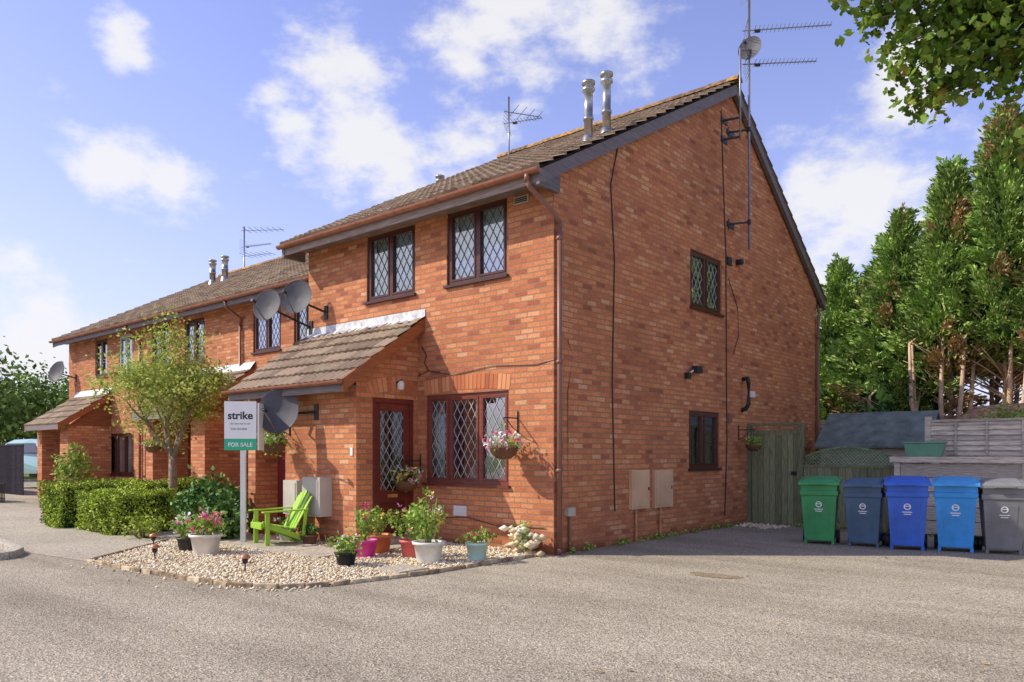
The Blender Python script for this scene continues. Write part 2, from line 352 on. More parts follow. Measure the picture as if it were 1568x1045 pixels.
# ------------------------------------------------------------ ground
def gmat(name,stops,s1,s2,bs=.4,dist=.006,patch=None,rough=.95):
    m,nt,b=nmat(name); n1=noise(nt,s1,2,None,.7); c=ramp(nt,stops,n1)
    n0=noise(nt,.35,5,None,.65); v=ramp(nt,[(.3,(.80,.79,.77)),(.7,(1.10,1.10,1.09))],n0); c=mixc(nt,c,v,1,'MULTIPLY')
    vo=N(nt,"ShaderNodeTexVoronoi"); vo.inputs["Scale"].default_value=s2; tc=N(nt,"ShaderNodeTexCoord"); nt.links.new(tc.outputs["Object"],vo.inputs["Vector"])
    sp=N(nt,"ShaderNodeSeparateColor"); nt.links.new(vo.outputs["Color"],sp.inputs[0])
    v=ramp(nt,[(0,(.50,.48,.46)),(.45,(.95,.95,.95)),(.9,(1.10,1.09,1.06)),(1,(1.4,1.36,1.3))],sp.outputs[0]); c=mixc(nt,c,v,1,'MULTIPLY')
    if patch:
        n3=noise(nt,patch[0],5,None,.7); f=ramp(nt,[(patch[1],(0,0,0)),(patch[1]+.08,(.6,.6,.6))],n3); c=mixc(nt,c,patch[2],f)
        tc2=N(nt,"ShaderNodeTexCoord"); mp=N(nt,"ShaderNodeMapping"); mp.inputs["Rotation"].default_value=(0,0,-.6); mp.inputs["Scale"].default_value=(.25,1.6,1); nt.links.new(tc2.outputs["Object"],mp.inputs[0])
        n4=noise(nt,1.0,4,mp.outputs[0],.6); v=ramp(nt,[(.35,(.82,.81,.79)),(.6,(1.05,1.05,1.05))],n4); c=mixc(nt,c,v,1,'MULTIPLY')
    nt.links.new(c,b.inputs["Base Color"]); b.inputs["Roughness"].default_value=rough; b.inputs["Specular IOR Level"].default_value=.2
    bump(nt,b,vo.outputs["Distance"],bs,dist); return m
TARMAC=gmat("tarmac",[(.3,(.27,.235,.175)),(.5,(.44,.39,.30)),(.72,(.61,.55,.435))],42,72,.9,.010,(1.3,.64,(.27,.235,.19)))
GRASS=gmat("grass_ground",[(.3,(.08,.14,.03)),(.7,(.2,.26,.06))],8,20,.5,.02)
SOIL=gmat("dry_bank_soil",[(.3,(.32,.19,.09)),(.7,(.66,.45,.25))],5,14,.8,.03)
GRAV=gmat("gravel_base",[(.3,(.40,.31,.19)),(.7,(.7,.6,.42))],30,45,1,.02)
SLAB=gmat("paving_slab",[(.3,(.44,.39,.30)),(.7,(.56,.50,.40))],25,60,.3,.004)
CONC=gmat("concrete",[(.3,(.46,.42,.35)),(.7,(.60,.56,.48))],20,70,.4,.005)
STONE=island("gravel_stone",[(0,(.40,.28,.16)),(.35,(.70,.57,.37)),(.75,(.84,.73,.52)),(1,(.9,.87,.76))],.85)
def sheet(name,poly,z,mat):
    b=B([mat]); b.add([(x,y,z) for x,y in poly],[tuple(range(len(poly)))]); return b.obj(name)
sheet("ground",[(-500,-500),(500,-500),(500,500),(-500,500)],-.006,GRASS)
sheet("road",[(-40,-40),(40,-40),(40,6.3),(-40,6.3)],0,TARMAC)
sheet("pavement",[(-24,-1.2),(-24,-3.9),(-8.5,-4.2),(-6.9,-4.35),(-5.4,-4.45),(-3.99,-4.3),(-5.4,-2.62),(-6.25,-1.6),(-6.25,-1.2)],.004,gmat("pavement_tarmac",[(.3,(.38,.34,.27)),(.7,(.54,.49,.39))],30,60,.5,.005))
bed=[(-3.95,-4.3),(-1.01,-4.07),(-.55,-3.8),(-.30,-3.42),(-.12,-2.27),(-.14,-.002),(-2.65,-.002),(-2.65,-1.2),(-5.5,-1.2),(-6.2,-1.6),(-5.4,-2.6)]
sheet("gravel_bed",bed,.012,GRAV)
def inpoly(x,y,P):
    c=False;j=len(P)-1
    for i in range(len(P)):
        xi,yi=P[i];xj,yj=P[j]
        if (yi>y)!=(yj>y) and x<(xj-xi)*(y-yi)/(yj-yi)+xi: c=not c
        j=i
    return c
path_rects=[(-5.15,-1.95,-2.35,-1.62),(-2.6,-1.9,-1.6,-.35)]
def slabs():
    r=root("paving_path"); b=B([SLAB])
    x=-5.15
    while x<-2.0:
        b.box(ID,x,min(x+.59,-1.95),-2.35,-1.99,.012,.045);b.box(ID,x,min(x+.59,-1.95),-1.975,-1.62,.012,.046); x+=.605
    for y in (-1.6,-1.19,-.78): b.box(ID,-2.6,-1.92,y,y+.40,.012,.044)
    b.box(ID,-.62,-.18,-2.55,-2.1,.012,.05)
    b.obj("slabs",r,bevel=.006)
slabs()
OCT=np.array([(1,0,0),(0,1,0),(-1,0,0),(0,-1,0),(0,0,1),(0,0,-1)],float)
OF=np.array([(0,1,4),(1,2,4),(2,3,4),(3,0,4),(1,0,5),(2,1,5),(3,2,5),(0,3,5)])
def stones(name,pts,s0,s1,mat,parent=None):
    n=len(pts); V=np.repeat(OCT[None],n,0)*(1+rng.uniform(-.3,.3,(n,6,1)))
    sc=rng.uniform(s0,s1,(n,1,1))*np.stack([np.ones(n),rng.uniform(.6,1,n),rng.uniform(.45,.8,n)],1)[:,None,:]
    V=V*sc; a=rng.uniform(0,6.28,n);ca,sa=np.cos(a),np.sin(a)
    x=V[:,:,0]*ca[:,None]-V[:,:,1]*sa[:,None]; y=V[:,:,0]*sa[:,None]+V[:,:,1]*ca[:,None]; V=np.stack([x,y,V[:,:,2]],2)+np.array(pts)[:,None,:]
    me=bpy.data.meshes.new(name); V2=V.reshape(-1,3); F=(OF[None]+6*np.arange(n)[:,None,None]).reshape(-1)
    me.vertices.add(len(V2));me.vertices.foreach_set("co",V2.astype(np.float32).ravel())
    me.loops.add(len(F));me.loops.foreach_set("vertex_index",F.astype(np.int32)); me.polygons.add(len(F)//3)
    me.polygons.foreach_set("loop_start",np.arange(0,len(F),3,dtype=np.int32));me.polygons.foreach_set("loop_total",np.full(len(F)//3,3,dtype=np.int32))
    me.materials.append(mat); me.update(calc_edges=True)
    o=bpy.data.objects.new(name,me);COL.objects.link(o)
    if parent:o.parent=parent
    return o
pts=[]
while len(pts)<15000:
    x,y=random.uniform(-6.2,0),random.uniform(-4.3,0)
    if inpoly(x,y,bed) and not any(r[0]<x<r[1] and r[2]<y<r[3] for r in path_rects): pts.append((x,y,.012+random.uniform(.0,.018)))
for _ in range(110):
    i=random.randrange(len(bed)-8); a,c=bed[i],bed[i+1]; t=random.random(); pts.append((a[0]+(c[0]-a[0])*t+abs(random.gauss(0,.14)),a[1]+(c[1]-a[1])*t-abs(random.gauss(0,.14)),.008))
stones("gravel_stones",pts,.012,.026,STONE)
pts=[(random.uniform(.05,.9),random.gauss(5.75,.2),.01) for _ in range(320)]
stones("white_gravel",pts,.015,.04,STONE)
b=B([island("edging_brick",[(0,(.30,.21,.13)),(1,(.60,.49,.34))],.9,noise_s=9)])
ed=[(-5.45,-2.62),(-3.97,-4.33),(-2.4,-4.24),(-1.01,-4.11),(-.52,-3.84),(-.25,-3.42),(-.07,-2.27),(-.09,-.1)]
for (a,c) in zip(ed[:-1],ed[1:]):
    L=math.dist(a,c);n=max(1,int(L/.2))
    for i in range(n):
        t0=(i+.04)/n;t1=(i+.96)/n; j=random.uniform(-.01,.01)
        p=(a[0]+(c[0]-a[0])*t0+j,a[1]+(c[1]-a[1])*t0+j,.02+random.uniform(-.008,.008));q=(a[0]+(c[0]-a[0])*t1,a[1]+(c[1]-a[1])*t1,.02+random.uniform(-.008,.008))
        b.bar(p,q,.05,.05)
b.obj("bed_edging",bevel=.006)
b=B([CONC]); kp=[(-14,-4.0),(-8.5,-4.3),(-6.9,-4.45),(-5.5,-4.6),(-5.1,-4.85),(-5.1,-5.2),(-5.6,-5.6),(-7.5,-6.2),(-12,-7.2)]
for a,c in zip(kp[:-1],kp[1:]):
    L=math.dist(a,c);n=max(1,int(L/.6))
    for i in range(n):
        t0=(i+.01)/n;t1=(i+.99)/n
        b.bar((a[0]+(c[0]-a[0])*t0,a[1]+(c[1]-a[1])*t0,.04),(a[0]+(c[0]-a[0])*t1,a[1]+(c[1]-a[1])*t1,.04),.12,.11)
b.obj("kerb",bevel=.012)
b=B([gmat("sunken_tarmac",[(.3,(.20,.15,.09)),(.7,(.42,.34,.22))],30,60,.8,.01)])
b.add([(2.42+.3*math.cos(t)*(1+.15*math.sin(3*t)),-.25+.17*math.sin(t)*(1+.2*math.cos(2*t)),.004) for t in np.linspace(0,6.28,17)[:-1]],[tuple(range(16))]); b.obj("worn_tarmac_patch")
P=[(random.uniform(.1,6),random.gauss(3.0,1.3),.012) for _ in range(70)]+[(random.uniform(1.2,6.5),5.75+random.gauss(0,.15),.012) for _ in range(200)]+[(random.uniform(.1,5.5),random.uniform(-5.5,2),.008) for _ in range(30)]
leaves("fallen_leaves",P,.045,DRY,None,up=2.5)
P=[]
for _ in range(46):
    y=random.uniform(.3,6.0); cx_=.03+abs(random.gauss(0,.02)); P+=[(cx_+abs(random.gauss(0,.03)),y+random.gauss(0,.04),.01+abs(random.gauss(0,.03))) for _ in range(14)]
for _ in range(30):
    x=random.uniform(1.1,6.5); P+=[(x+random.gauss(0,.05),5.92-abs(random.gauss(0,.03)),.01+abs(random.gauss(0,.05))) for _ in range(16)]
leaves("wall_base_weeds",P,.045,LEAFP,None,up=.3)
# ------------------------------------------------------------ main house
H=root("brick_house")
W_F=[(-2.02,-.82,3.86,4.95),(-3.9,-2.72,3.85,4.94),(-2.48,-.79,.90,2.24)]
W_S=[(3.84,5.04,3.87,4.86),(3.79,4.94,1.09,2.09)]
b=B([BRICK])
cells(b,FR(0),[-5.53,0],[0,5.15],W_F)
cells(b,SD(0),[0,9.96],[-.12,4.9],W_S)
b.add([(0,0,4.9),(0,9.96,4.9),(0,9.96,5.05),(0,5.45,8.13),(0,0,5.2)],[(0,1,2,3,4)])
b.add([(-5.53,0,0),(-5.53,9.96,0),(-5.53,9.96,5.05),(-5.53,5.45,8.13),(-5.53,0,5.2)],[(0,1,2,3,4)])
b.add([(0,9.96,0),(-5.53,9.96,0),(-5.53,9.96,5.05),(0,9.96,5.05)],[(0,1,2,3)])
b.obj("walls",H,recalc=False)
tiles(H,-5.72,.13,-.44,5.03,5.45,8.24,"front_roof_tiles")
tiles(H,-5.72,.13,10.3,4.9,5.45,8.24,"back_roof_tiles")
ridge(H,-5.75,.16,5.45,8.29)
b=B([GREYB,FASC,GUT])
for x0,x1 in ((.03,.105),(-5.70,-5.63)):
    for (ya,za,yb,zb) in ((-.44,4.98,5.45,8.19),(10.28,4.86,5.45,8.19)):
        b.hexa([(x0,ya,za-.17),(x1,ya,za-.17),(x1,yb,zb-.17),(x0,yb,zb-.17),(x0,ya,za+.02),(x1,ya,za+.02),(x1,yb,zb+.02),(x0,yb,zb+.02)],0)
for x0,x1 in ((.031,.104),(-5.699,-5.631)):
    b.add([(x0,-.43,4.80),(x1,-.43,4.80),(x1,.0,4.80),(x0,.0,4.80),(x0,-.43,4.95),(x1,-.43,4.95),(x1,.02,5.2),(x0,.02,5.2)],[(3,2,1,0),(4,5,6,7),(0,1,5,4),(1,2,6,5),(2,3,7,6),(3,0,4,7)],0)
b.box(ID,-5.63,.03,-.425,-.405,4.84,5.02,1)
b.box(ID,-5.63,.03,-.405,.0,4.955,4.975,1)
b.box(ID,-5.63,.03,10.26,10.28,4.75,4.93,1)
b.obj("fascia_and_bargeboards",H)
gutter(H,-5.74,.14,-.485,5.0)
b=B([PIPE])
def downpipe(b,x,y,z0,z1,r=.034,clips=(1.0,2.6,4.0)):
    b.tube([(x,y,z0),(x,y,z1)],r,12)
    for z in clips: b.tube([(x,y,z),(x,y,z+.05)],r+.008,12); b.box(ID,x-.05,x-.0,y-.03,y+.03,z+.01,z+.04)
b.tube([(-.06,-.485,4.97),(-.06,-.485,4.86)],.04,12)
b.tube([(-.06,-.485,4.88),(-.04,-.46,4.80),(.05,-.02,4.52),(.06,.05,4.42)],.034,12)
downpipe(b,.06,.05,.05,4.45,clips=(1.1,2.55,4.2))
b.tube([(.06,.05,.06),(.09,.0,.03)],.034,12)
b.tube([(-.02,10.05,4.8),(.06,9.98,4.6),(.06,9.9,4.4)],.034,12); downpipe(b,.06,9.9,-.1,4.45)
b.obj("downpipes",H)
window(H,FR(0),*W_F[0],[.5],curt='pale',name="upper_window_right",lead=LEADD)
window(H,FR(0),*W_F[1],[.48],curt='pale',name="upper_window_left",lead=LEADD)
window(H,FR(0),*W_F[2],[.29,.66],curt='none',name="living_room_window",fm=wood("mahogany_red_frame",(.20,.055,.035),.35))
window(H,SD(0),*W_S[0],[.5],curt='none',name="gable_upper_window")
window(H,SD(0),*W_S[1],[.5],curt='none',name="gable_lower_window",lat=False)
arch(H,FR(0),-2.50,-.77,2.245,.05)
b=B([WHITEP,CURT]); 
for x,h in ((-1.75,.22),(-1.5,.3),(-1.05,.25)): b.lathe((x,.32,.96),[(0,0),(.05,0),(.07,.06),(.03,h*.6),(.05,h*.8),(0,h)],12,0)
for x in(-2.42,-.86):
    vs=[]
    for i in range(16): u=x+(-.0+.012*i)-.09; dd=.25+.02*math.sin(i*1.4); vs+=[(u,dd,.9),(u,dd,2.24)]
    b.add(vs,[(2*i,2*i+2,2*i+3,2*i+1) for i in range(15)],1,True)
b.obj("sill_ornaments_and_curtains",H,recalc=False)
# ---- porch
PX=-2.65
b=B([BRICK])
DH=(-.90,-.08,.14,2.18)
cells(b,SD(PX),[-1.2,0],[0,2.25],[DH],rev=.14)
b.add([(PX,-1.2,2.25),(PX,0,2.25),(PX,0,3.35),(PX,-1.2,2.45)],[(0,1,2,3)])
cells(b,FR(-1.2),[-4.43,PX],[0,2.32],[])
b.add([(-4.43,-1.2,0),(-4.43,-.86,0),(-4.43,-.86,2.32),(-4.43,-1.2,2.32)],[(0,1,2,3)])
b.box(ID,-5.52,-5.30,-1.2,-.0,0,2.32)
b.box(ID,-5.30,-4.40,-.80,-.74,2.12,2.4)
b.obj("porch_walls",H,recalc=False)
arch(H,SD(PX),-.93,-.05,2.185,.10)
tiles(H,-5.58,-2.50,-1.52,2.36,-.002,3.44,"porch_roof_tiles")
b=B([FRAMEB,GREYB,FLASH])
b.hexa([(-2.56,-1.54,2.22),(-2.50,-1.54,2.22),(-2.50,-.003,3.25),(-2.56,-.003,3.25),(-2.56,-1.54,2.40),(-2.50,-1.54,2.40),(-2.50,-.003,3.44),(-2.56,-.003,3.44)],0)
b.add([(PX,-1.5,2.24),(-2.56,-1.5,2.24),(-2.56,-.003,3.27),(PX,-.003,3.27)],[(0,1,2,3)],0)
b.box(ID,-5.56,-2.565,-1.54,-1.52,2.22,2.36,1)
b.box(ID,-5.56,-2.66,-1.52,-.75,2.318,2.332,1)
vs=[];n=60
for i in range(n+1):
    x=-5.56+(5.56-2.48)*i/n; vs+=[(x,-.01,3.58),(x,-.012,3.47),(x,-.17+.03*math.sin(i*1.3),3.37+.02*math.sin(i*1.7))]
b.add(vs,[(3*i+r,3*i+3+r,3*i+4+r,3*i+1+r) for i in range(n) for r in range(2)],2,False)
b.obj("porch_trim",H)
gutter(H,-5.6,-2.5,-1.60,2.37,.05)
T=SD(PX)
b=B([DOORM,GLASS,LEAD,DARK,simple("brass",(.75,.52,.16),.3,.8),SLAB])
u0,u1,z0,z1=DH
b.box(T,u0,u0+.07,.02,.12,z0,z1);b.box(T,u1-.07,u1,.02,.12,z0,z1);b.box(T,u0+.07,u1-.07,.02,.12,z1-.07,z1);b.box(T,u0,u1,-.03,.13,z0-.03,z0)
a,c=u0+.075,u1-.075
b.box(T,a,a+.10,.035,.09,z0+.01,z1-.075);b.box(T,c-.10,c,.035,.09,z0+.01,z1-.075)
b.box(T,a+.10,c-.10,.035,.09,z1-.19,z1-.075);b.box(T,a+.10,c-.10,.035,.09,.62,.80);b.box(T,a+.10,c-.10,.035,.09,z0+.01,.30)
b.box(T,a+.10,c-.10,.055,.08,.30,.62);b.box(T,a+.14,c-.14,.045,.056,.34,.58)
b.add([T(a+.1,.062,.80),T(c-.1,.062,.80),T(c-.1,.062,z1-.19),T(a+.1,.062,z1-.19)],[(0,1,2,3)],1)
lattice(b,T,a+.1,c-.1,.80,z1-.19,.058,.13,.20,.008,2)
b.add([T(a-.3,.8,.1),T(c+.3,.8,.1),T(c+.3,.8,2.3),T(a-.3,.8,2.3)],[(0,1,2,3)],3)
b.box(T,(a+c)/2-.1,(a+c)/2+.1,.028,.036,.69,.74,4)
b.box(T,c-.07,c-.035,.02,.034,1.0,1.18,4); b.bar(T(c-.05,.0,1.1),T(c-.16,.0,1.1),.015,.015,4)
b.box(T,u0-.1,u1+.1,-.38,.0,0,.11,5)
b.obj("glazed_front_door",H,recalc=False)
b=B([DOORR,WHITEP,BLACKP])
b.box(ID,-5.30,-4.42,-.78,-.74,.12,2.12)
for (xa,xb,za,zb) in ((-5.18,-4.90,.3,1.0),(-4.80,-4.52,.3,1.0),(-5.18,-4.90,1.15,1.95),(-4.80,-4.52,1.15,1.95)): b.box(ID,xa,xb,-.79,-.78,za,zb)
b.box(ID,-4.98,-4.76,-.795,-.781,1.04,1.09,2)
b.obj("maroon_door",H)
b=B([simple("meter_box_grey",(.50,.46,.39),.6,var=.14,scale=2),simple("meter_box_beige",(.66,.42,.25),.6,var=.14,scale=2),WHITEP,BLACKP,PIPE,simple("rusty_pipe",(.55,.26,.12),.7)])
b.box(FR(-1.2),-4.22,-3.86,-.18,0,.42,.94,0);b.box(FR(-1.2),-4.19,-3.89,-.19,-.18,.45,.91,0)
b.box(FR(-1.2),-3.66,-3.22,-.22,0,.42,1.0,0);b.box(FR(-1.2),-3.62,-3.26,-.23,-.22,.46,.96,0)
b.box(SD(0),1.87,2.39,-.06,0,.5,1.10,1);b.box(SD(0),1.91,2.35,-.07,-.06,.54,1.06,1)
b.box(SD(0),2.55,3.13,-.06,0,.49,1.09,1);b.box(SD(0),2.59,3.09,-.07,-.06,.53,1.05,1)
b.box(SD(0),2.32,2.36,-.075,-.07,.78,.83,3);b.box(SD(0),3.05,3.08,-.075,-.07,.78,.83,3)
b.tube([(.04,2.02,.5),(.04,2.02,.0)],.018,8,5);b.tube([(.04,2.75,.5),(.04,2.75,.0)],.018,8,5)
b.box(FR(0),-1.86,-1.60,-.02,0,.43,.58,2)
for i in range(4): b.box(FR(0),-1.84,-1.62,-.03,-.02,.45+i*.033,.462+i*.033,2)
b.box(FR(0),-.68,-.42,-.025,0,4.80,4.90,0)
for i in range(3): b.box(FR(0),-.66,-.44,-.033,-.025,4.81+i*.026,4.825+i*.026,3)
b.box(SD(0),5.25,5.42,-.03,0,4.84,4.99,3);b.tube([(.0,5.68,4.96),(.12,5.68,4.96)],.055,12,3);b.box(SD(0),5.3,5.42,-.02,0,1.92,2.1,4)
b.box(SD(0),3.78,3.98,-.16,-.06,2.72,2.84,3);b.bar((0,3.75,2.7),(.1,3.8,2.77),.03,.03,2);b.box(SD(0),3.62,3.72,-.08,0,2.62,2.72,3)
b.tube([(0,5.95,2.78),(.11,5.92,2.78),(.14,5.9,2.70),(.14,5.9,2.30),(.08,5.9,2.2),(0,5.9,2.18)],.042,12,3)
b.box(SD(0),6.15,6.35,-.08,0,2.44,2.56,2)
b.box(SD(0),.24,.40,-.07,0,.50,.62,0);b.tube([(.035,.32,.5),(.035,.32,0)],.02,8,4)
b.box(FR(-1.2),-2.78,-2.72,-.012,0,1.32,1.44,2)
b.obj("wall_fittings",H,bevel=.004)
def cable(b,pts,r=.006,mi=0): b.tube(pts,r,5,mi,False)
b=B([BLACKP])
cable(b,[(.012,1.55,5.9),(.012,1.36,5.3),(.012,1.46,4.2),(.012,1.40,2.4),(.012,1.47,.5)],.009)
cable(b,[(.012,5.0,7.6),(.012,5.1,6.2),(.012,5.2,5.0),(.012,5.22,2.8),(.012,5.24,1.6),(.012,5.15,.2)],.010)
cable(b,[(.012,5.3,4.6),(.012,5.7,4.1),(.012,5.75,3.6),(.012,5.5,3.2)],.006)
cable(b,[(0.01,-.0,2.6),(-.3,-.012,2.56),(-1.1,-.012,2.60),(-1.9,-.012,2.52),(-2.4,-.012,2.62),(-2.63,-.012,2.56)],.006)
cable(b,[(.012,.3,2.9),(.012,.42,2.7),(.012,.3,2.2),(.012,.3,.6)],.005)
cable(b,[(-.15,-.012,.35),(-1.0,-.012,.33),(-1.6,-.012,.42),(-2.6,-.012,.36)],.006)
cable(b,[(-2.55,-.012,3.0),(-2.45,-.012,2.85),(-2.48,-.03,2.75),(-2.4,-.012,2.62)],.008)
b.obj("wall_cables",H,recalc=False)
b=B([BLACKP,WHITEP]); b.lathe((-2.55,-.44,2.30),[(.0,0),(.05,.02),(.055,.1),(.03,.14),(0,.15)],12,1); b.bar((-2.65,-.44,2.42),(-2.53,-.44,2.46),.02,.02); b.obj("porch_lamp",H)
def flue(par,x,y,z0,z1,r=.085):
    b=B([STEEL,FLASH]); b.lathe((x,y,0),[(r,z0-.3),(r,z0+.3),(r+.012,z0+.3),(r+.012,z0+.34),(r,z0+.34),(r,z1-.16),(r+.03,z1-.14),(r+.03,z1-.10),(r*.8,z1-.09),(r*.8,z1-.05),(r+.035,z1-.04),(r+.035,z1+.0),(0,z1+.02)],20,0)
    b.lathe((x,y,z0),[(r+.05,-.1),(r+.015,.06),(r,.07)],20,0); b.obj("metal_flue",par)
flue(H,-.4,1.38,6.05,6.93,.066); flue(H,-.4,1.87,6.32,7.24,.066)
# ------------------------------------------------------------ terrace row
R=root("brick_house.001")
Y0=1.75
WR=[(-10.26,-9.11,3.72,4.70),(-8.6,-7.6,3.72,4.70),(-13.58,-12.55,3.72,4.85),(-15.45,-14.41,3.75,4.86),(-17.61,-16.69,3.72,4.85),(-19.30,-18.39,3.72,4.86)]
WG=[(-18.39,-16.6,.72,1.95),(-15.9,-15.0,.72,1.95),(-9.6,-8.2,.8,2.1)]
b=B([BRICK]); cells(b,FR(Y0),[-21.4,-5.53],[0,5.15],WR+WG)
b.add([(-21.4,Y0,0),(-21.4,11.7,0),(-21.4,11.7,5.05),(-21.4,7.2,8.13),(-21.4,Y0,5.2)],[(0,1,2,3,4)])
b.add([(-21.4,11.7,0),(-5.53,11.7,0),(-5.53,11.7,5.05),(-21.4,11.7,5.05)],[(0,1,2,3)])
b.add([(-5.54,9.9,0),(-5.54,11.7,0),(-5.54,11.7,5.05),(-5.54,9.9,6.2)],[(0,1,2,3)])
b.obj("walls",R,recalc=False)
tiles(R,-21.6,-5.54,Y0-.42,5.05,7.2,8.12,"front_roof_tiles");tiles(R,-21.6,-5.54,12.1,4.9,7.2,8.12,"back_roof_tiles");ridge(R,-21.6,-5.75,7.2,8.16)
gutter(R,-21.65,-5.6,Y0-.47,5.01)
b=B([GREYB,FASC,PIPE])
b.box(ID,-21.55,-5.6,Y0-.41,Y0-.39,4.84,5.03,0);b.box(ID,-21.55,-5.6,Y0-.39,Y0,4.95,4.97,1)
for (ya,za,yb,zb) in ((Y0-.42,4.98,7.2,8.07),(12.1,4.86,7.2,8.07)):
    b.hexa([(-21.6,ya,za-.17),(-21.52,ya,za-.17),(-21.52,yb,zb-.17),(-21.6,yb,zb-.17),(-21.6,ya,za+.02),(-21.52,ya,za+.02),(-21.52,yb,zb+.02),(-21.6,yb,zb+.02)],0)
for x in (-10.75,-16.1):
    b.tube([(x,Y0-.45,4.95),(x,Y0-.4,4.8),(x,Y0-.05,4.6),(x,Y0-.05,4.4)],.034,10,2);b.tube([(x,Y0-.05,4.45),(x,Y0-.05,.0)],.034,10,2)
b.obj("fascia_and_pipes",R)
SAGE=simple("sage_frame",(.45,.52,.46),.5,var=.1)
for i,w in enumerate(WR): window(R,FR(Y0),*w,[.5],curt='half' if i in(4,5) else 'pale',name="upper_window",lat=i<4,fm=[FRAME,FRAME,FRAME,FRAME,SAGE,FRAME][i],lead=LEADD)
for i,w in enumerate(WG): window(R,FR(Y0),*w,[.33,.66],curt='net' if i==0 else 'sides',name="ground_window",lat=False)
def rporch(x0,x1,ze,zt,yo=.25):
    tiles(R,x0,x1,yo,ze,Y0-.002,zt,"porch_roof_tiles")
    b=B([FRAMEB,GREYB,FLASH,BRICK,DOORR,DARK])
    for xa in (x1-.05,x0-.005):
        b.hexa([(xa,yo-.02,ze-.16),(xa+.05,yo-.02,ze-.16),(xa+.05,Y0,zt-.18),(xa,Y0,zt-.18),(xa,yo-.02,ze+.03),(xa+.05,yo-.02,ze+.03),(xa+.05,Y0,zt+.01),(xa,Y0,zt+.01)],0)
    b.box(ID,x0+.05,x1-.06,yo-.015,yo,ze-.15,ze,1)
    b.add([(x0,Y0-.01,zt+.14),(x1,Y0-.01,zt+.14),(x1,Y0-.16,zt-.06),(x0,Y0-.16,zt-.06)],[(0,1,2,3)],2)
    b.box(ID,x0+.12,x0+.5,yo+.3,Y0-.002,0,ze-.02,3)
    b.box(ID,x1-.75,x1-.12,yo+.3,Y0-.002,0,ze-.02,3)
    b.add([(x1-.119,yo+.3,ze-.03),(x1-.119,Y0-.002,ze-.03),(x1-.119,Y0-.002,zt-.08)],[(0,1,2)],0)
    b.box(ID,x0+.5,x1-.75,Y0-.3,Y0-.25,.1,2.1,4)
    b.box(ID,x0+.06,x1-.13,yo+.02,Y0-.01,ze-.02,ze-.0,1)
    b.obj("porch",R)
rporch(-13.3,-10.15,2.32,3.38);rporch(-20.7,-18.0,2.2,3.2)
flue(R,-18.5,5.2,7.15,7.9,.10);flue(R,-17.7,5.2,7.15,7.9,.10); flue(R,-7.3,5.0,7.0,8.1,.08)
# ------------------------------------------------------------ aerials and dishes
def aerial(name,mast,z0,z1,yagis,brk=None,r=.022):
    r0=root(name); b=B([ALU,BLACKP]); x,y=mast; b.tube([(x,y,z0),(x,y,z1)],r,10,0)
    for (z,ang,L,kind) in yagis:
        dx,dy=math.cos(ang),math.sin(ang); b.bar((x-dx*.12,y-dy*.12,z),(x+dx*L,y+dy*L,z),.016,.016,0)
        px,py=-dy,dx; n=int(L/.075)
        for i in range(n):
            t=.1+(L-.12)*i/(n-1); l=(.15 if kind=='u' else .40)*(1-.35*i/n)
            if kind=='u':
                b.bar((x+dx*t-px*l,y+dy*t-py*l,z+.012),(x+dx*t+px*l,y+dy*t+py*l,z+.012),.008,.008,0)
            elif i%3==0: b.bar((x+dx*t-px*l,y+dy*t-py*l,z+.015),(x+dx*t+px*l,y+dy*t+py*l,z+.015),.012,.012,0)
        if kind=='u':
            for s in (-1,1):
                for k in range(4): b.bar((x-dx*.06-px*.22+dx*.02*k,y-dy*.06-py*.22,z+s*(.04+.06*k)),(x-dx*.06+px*.22+dx*.02*k,y-dy*.06+py*.22,z+s*(.04+.06*k)),.006,.006,0)
            b.bar((x+dx*.1,y+dy*.1,z-.02),(x+dx*.2,y+dy*.2,z-.02),.05,.04,1)
    for zc in (brk or []):
        b.bar((.005,y-.12,zc-.1),(.005,y-.12,zc+.1),.03,.012,1,(1,0,0));b.bar((0,y-.12,zc),(x,y,zc),.03,.03,1);b.bar((0.01,y-.2,zc),(0.01,y+.1,zc),.02,.1,1); b.tube([(x,y,zc-.04),(x,y,zc+.04)],r+.012,8,1)
    b.obj("mast_and_elements",r0,recalc=False); return r0
aerial("tv_aerial",(.35,5.44),5.1,10.4,[(9.12,math.radians(33),1.45,'u'),(8.50,math.radians(35),1.2,'u'),(9.9,math.radians(60),.5,'u')],[5.6,7.3],.022)
aerial("tv_aerial.001",(-5.35,5.3),8.2,9.55,[(9.2,math.radians(60),.75,'v'),(8.95,math.radians(20),.8,'u')],None,.02)
aerial("tv_aerial.002",(-19.9,7.2),8.1,9.75,[(9.6,math.radians(35),1.5,'v'),(9.0,math.radians(20),1.2,'u'),(8.65,math.radians(20),1.2,'v')],None,.025)
